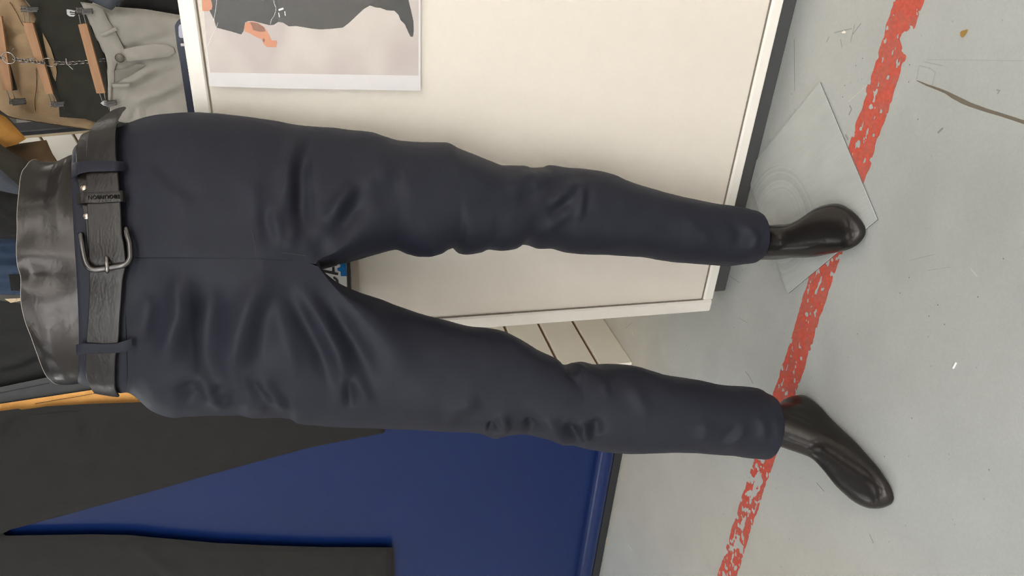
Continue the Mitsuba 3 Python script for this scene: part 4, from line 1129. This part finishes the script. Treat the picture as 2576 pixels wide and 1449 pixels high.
Z2 = lambda pts: [(180 + X / 4.83, Y / 4.83) for X, Y in pts]
sh = [(202, 5), (242, 10), (281, 25), (292, 17), (366, 23), (449, 37), (470, 40), (500, 290), (470, 330), (400, 340), (337, 312), (296, 308), (285, 300), (274, 284), (273, 248), (269, 207), (267, 159), (263, 141), (234, 83), (209, 19)]
obj('grey_shorts__body', cloth(sh, 'g', GD - .05, .05, .008, [
    (Z2([(640, 620), (800, 570), (1000, 480), (1280, 380)]), -.006, .010), (Z2([(560, 650), (800, 640), (1000, 590), (1180, 600)]), .008, .014), (Z2([(600, 770), (800, 760), (1100, 720), (1300, 690)]), -.008, .010),
    (Z2([(620, 980), (760, 960), (900, 860), (1000, 800)]), .012, .012), (Z2([(700, 1080), (900, 1010), (1100, 900), (1330, 800)]), -.010, .014), (Z2([(760, 1200), (1000, 1130), (1200, 1050), (1370, 950)]), .014, .016),
    (Z2([(900, 1230), (1150, 1190), (1350, 1080)]), -.008, .014), (Z2([(700, 1080), (680, 1140), (660, 1200)]), .008, .006), (Z2([(720, 1290), (730, 1340), (700, 1400)]), .006, .005), (Z2([(780, 1280), (790, 1340), (770, 1400)]), -.006, .005),
    (Z2([(840, 1280), (850, 1350), (840, 1420)]), .006, .005), (Z2([(910, 1280), (915, 1350), (910, 1420)]), -.005, .006), (Z2([(640, 560), (740, 560), (860, 540)]), -.008, .008), (Z2([(720, 640), (750, 700), (790, 740)]), .006, .006), (Z2([(540, 120), (800, 300), (1100, 380)]), .004, .03)], .004, 12, .03, 19), 'mat_shorts', smooth=60)
wb = Z2([(120, 45), (180, 60), (300, 75), (380, 110), (440, 240), (520, 360), (640, 600), (690, 745), (545, 770), (520, 850), (518, 1005), (490, 1020), (470, 1210), (452, 1340), (445, 1240), (440, 1000), (440, 800), (425, 720), (395, 620), (270, 380), (150, 120)])
obj('grey_shorts__waistband', cloth(wb, 'g', GD - .081, .010, .006, [(Z2([(240, 100), (420, 420), (560, 640)]), .001, .006)], .001, 20, .008, 20), 'mat_shorts', smooth=60)
obj('grey_shorts__inner_facing', cloth(Z2([(525, 855), (640, 840), (800, 775), (900, 790), (760, 890), (640, 960), (520, 1005)]), 'g', GD - .079, .004, .006, (), .001, 20, .006, 21), 'mat_shorts_in', smooth=60)
lab('grey_shorts__inner_facing', 'darker inner facing')
obj('grey_shorts__fly_flap', cloth(Z2([(470, 620), (620, 600), (800, 562), (1000, 535), (1160, 545), (1240, 585), (1255, 640), (1180, 690), (900, 722), (690, 745), (540, 770), (500, 700)]), 'g', GD - .081, .005, .006, [(Z2([(700, 650), (760, 700), (800, 740)]), .002, .005)], .002, 20, .012, 22), 'mat_shorts', smooth=60)
for P_ in ([(340, 410), (440, 375), (530, 330), (556, 372), (450, 420), (360, 450)], [(488, 1020), (600, 1022), (705, 1012), (705, 1050), (600, 1062), (500, 1062)]):
    obj('grey_shorts__belt_loop', cloth(Z2(P_), 'g', GD - .092, .005, .004, (), .0, 20, .004, 23), 'mat_shorts', smooth=60)
q = at_g(*Z2([(585, 706)])[0], GD - .094); mb = trimesh.creation.icosphere(3, .0112); mb.apply_scale([1, 1, .25]); mb.apply_transform(trimesh.geometry.align_vectors([0, 0, 1], -E)); mb.apply_translation(q)
mat('mat_button', col(84, 78, 70), .45, .5, metallic=.6)
obj('grey_shorts__button', mb, 'mat_button', smooth=True); lab('grey_shorts__button', 'dull metal button')
garment('grey_shorts', 'light grey shorts with metal button on the lowest hanger of the chain', 'shorts')
obj('black_shirt__body', cloth([(290, -70), (300, 0), (286, 12), (300, 24), (366, 30), (470, 46), (470, -70)], 'g', GD + .06, .03, .01, (), .004, 14, .02, 24), 'mat_black2', smooth=60)
garment('black_shirt', 'black garment behind the light grey shorts beside the cream panel', 'shirt')
obj('blue_grey_shirt__tip', cloth([(212, -70), (214, -1), (240, 8), (262, 18), (281, 26), (296, 12), (310, -4), (330, -70)], 'g', GD - .10, .03, .008, (), .003, 14, .02, 25), 'mat_slate', smooth=60)
garment('blue_grey_shirt', 'blue grey garment tip pointing down over the light grey shorts', 'shirt')


def hanger(name, bar, dep, clips, wires, hook, label):
    """bar: four corners of the wooden bar; clips: (handle outline or None, spring box, jaw outline)"""
    p = np.array([at_g(x, y, dep) for x, y in bar]); q = tg(p)[:, [0, 2]]
    m = trimesh.creation.extrude_polygon(Polygon(q).buffer(-.0012).buffer(.0012), .010, engine='earcut'); v = m.vertices.copy()
    m.vertices = np.stack([v[:, 0], dep + .005 - v[:, 2], v[:, 1]], -1) @ GM.T; m.fix_normals()
    obj(name + '__wooden_bar', m, 'mat_wood')
    for a, b in wires:
        obj(name + '__wire', tube(np.array([at_g(*a, dep), at_g(*b, dep)]), .0011, 6), 'mat_steel', smooth=True)
    for handle, spring, jaw in clips:
        k = name + '__clip'; n = 0
        while k in labels: n += 1; k = f'{name}__clip_{n:03d}'
        labels[k] = {}
        f = prism(jaw, dep - .010, .012); b = prism(jaw, dep + .012, .006)
        ridge = []
        (x0, y0), (x1, y1), (x2, y2), (x3, y3) = jaw[:4]
        for f_ in (.25, .5, .75):
            ridge.append(tube(np.array([at_g(x0 + (x3 - x0) * f_, y0 + (y3 - y0) * f_, dep - .0225), at_g(x1 + (x2 - x1) * f_, y1 + (y2 - y1) * f_, dep - .0225)]), .0010, 6))
        scene[k] = mikit.ply(cat(f, b, *ridge), 'mat_clip')
        if handle: scene[k + '__handle'] = mikit.ply(prism(handle, dep - .008, .006), 'mat_plastic_clear')
        (sx, sy, sw, shh) = spring
        coil = []
        for r_ in range(2):
            ys = sy + shh * (.28 + .44 * r_); nt = 5
            a = np.linspace(0, 2 * np.pi * nt, 90)
            base = np.array([at_g(sx + sw * t, ys, dep - .012) for t in np.linspace(0, 1, 90)])
            coil.append(tube(base + .0032 * (np.cos(a)[:, None] * T + np.sin(a)[:, None] * E), .0009, 6))
        scene[k + '__spring'] = mikit.ply(cat(*coil), 'mat_steel', smooth=True)
        labels[k]['label'] = 'dark spring clip'
    if hook: obj(name + '__hook', tube(smoothline([at_g(x, y, dep - .004 - .012 * i / len(hook)) for i, (x, y) in enumerate(hook)], 30), .0016, 8), 'mat_steel', smooth=True)
    lab(name, label, 'hanger', 'clip hangers on the chain')


hanger('clip_hanger', [(-20, 40), (5, 40), (32, 226), (9, 226)], GD - .005, [(None, (22, 249, 14, 14), [(34, 248), (64, 247), (67, 260), (36, 263)])],
       [((16, 226), (25, 250)), ((28, 226), (38, 249))], [(40, 144), (31, 138), (28, 131), (31, 125), (35, 121)], 'wooden clip hanger nearest the top of the chain holding the khaki trousers')
hanger('clip_hanger_001', [(59, 57), (83.5, 57), (135, 235), (117, 235)], GD - .03, [(None, (51, 14, 18, 17), [(69, 17), (97, 16), (98, 28), (70, 29)]), (None, (126, 255, 14, 14), [(138, 256), (163, 253), (164, 264), (140, 268)])],
       [((62, 57), (59, 32)), ((74, 57), (70, 31)), ((122, 235), (128, 256)), ((132, 235), (137, 255))], [(51, 157.5), (58, 158), (65, 152), (74, 147.8), (88, 147.6)], 'wooden clip hanger holding the very dark green trousers')
hanger('clip_hanger_002', [(197.5, 61), (219, 58.6), (266, 233), (244, 234)], GD - .075, [([(169, 23), (178, 24), (191, 27), (190, 29.5), (177, 27.5), (177, 31), (189, 32), (189, 34), (178, 33.5), (179, 36), (191, 36.5), (187, 41), (176, 40), (170, 35)], (192, 19, 16, 15), [(209, 22), (232, 21), (235, 33), (210, 35)]), ([(254, 258), (262, 252), (268, 253), (270, 265), (262, 264)], (262, 252, 8, 13), [(269, 253), (293, 251), (295, 262), (271, 267)])],
       [((203, 60), (198, 36)), ((216, 59), (210, 36)), ((250, 234), (258, 256)), ((262, 233), (266, 254))], [(166, 147), (167, 154), (168, 159), (174, 166), (184, 175)], 'wooden clip hanger holding the light grey shorts')


def chain():
    path = smoothline([at_g(x, y, GD - .045) for x, y in [(-60, 141), (-20, 144), (12, 146)]], 9)
    segs = [path, smoothline([at_g(x, y, GD - .05) for x, y in [(33, 147), (60, 152), (90, 156), (112, 158)]], 11), smoothline([at_g(x, y, GD - .055) for x, y in [(138, 158), (170, 159), (205, 157), (222, 155)]], 11), smoothline([at_g(x, y, GD - .04) for x, y in [(250, 152), (258, 151), (266, 151)]], 3)]
    for sg in segs:
        for i in range(len(sg) - 1):
            a, b = sg[i], sg[i + 1]; u = b - a; L = np.linalg.norm(u); u = u / L
            side = np.cross(u, E); side /= np.linalg.norm(side); dep = np.cross(u, side)
            w = side * .8 + dep * .6 if i % 2 else side * .35 - dep * .93; w /= np.linalg.norm(w)
            th = np.linspace(0, 2 * np.pi, 14, endpoint=False); c = (a + b) / 2
            obj('chain__link', tube(c + (L * .68) * np.cos(th)[:, None] * u + .0052 * np.sin(th)[:, None] * w, .0013, 6, closed=True), 'mat_steel', smooth=True)
    for cx, cy, r in ((21.4, 146, .0138), (125, 157, .0150)):
        c = at_g(cx, cy, GD - .052); th = np.linspace(0, 2 * np.pi, 40, endpoint=False)
        w = .80 * T - .60 * E if cx > 100 else T
        obj('chain__ring', tube(c + r * np.cos(th)[:, None] * w + r * np.sin(th)[:, None] * np.array([0, 0, 1.0]), .0013, 8, closed=True), 'mat_steel', smooth=True)


chain()
lab('chain', 'thin steel chain with rings carrying the wooden clip hangers', 'chain')

# dark holder standing on the gondola behind the cream panel
obj('card_holder__frame', prism([(456, 44), (449, 50), (445, 58), (445, 66), (448, 92), (451, 116), (458, 150), (466, 205), (478, 284), (480, 300), (505, 300), (470, 40)], 1.30, .02), 'mat_navy_frame')
obj('card_holder__card', prism([(452, 62), (449, 68), (450, 90), (453, 95), (466, 95), (460, 60)], 1.275, .001), 'mat_lilac'); lab('card_holder__card', 'pale lilac card')
obj('card_holder__catch', prism([(455, 108), (456, 115), (470, 115), (470, 108)], 1.274, .004), 'mat_steel'); lab('card_holder__catch', 'small metal catch')
lab('card_holder', 'dark navy rounded holder squeezed between the grey shorts and cream panel', 'holder')

# ------------------------------------------------------------------ bits lying on the floor
def bit(P, h, curl=.0):
    q = np.array([at_z(x, y, .001)[:2] for x, y in P]); m = trimesh.creation.extrude_polygon(Polygon(q), h, engine='earcut'); m.apply_translation([0, 0, .0004]); return m
obj('leaf_scrap', bit([(2416, 82), (2420, 78), (2428, 76), (2434, 74), (2431, 82), (2426, 89), (2420, 94), (2417, 90)], .0012), 'mat_leaf'); lab('leaf_scrap', 'yellow brown leaf scrap lying on the floor beyond the red line', 'leaf')
obj('paper_scrap', bit([(2396, 926), (2399, 928), (2407, 913), (2404, 911)], .001), 'mat_white_bit'); lab('paper_scrap', 'tiny white strip of paper lying on the open floor', 'scrap')
obj('straw_scrap', bit([(1519, 1344), (1522, 1343), (1527, 1371), (1525, 1372)], .001), 'mat_strip'); lab('straw_scrap', 'pale sliver lying at the foot of the blue board', 'scrap')
obj('seed_scrap', bit([(2118, 81), (2123, 77), (2128, 80), (2126, 84), (2120, 84)], .0012), 'mat_slat'); lab('seed_scrap', 'pale crumb lying on the floor near the cream panel', 'scrap')
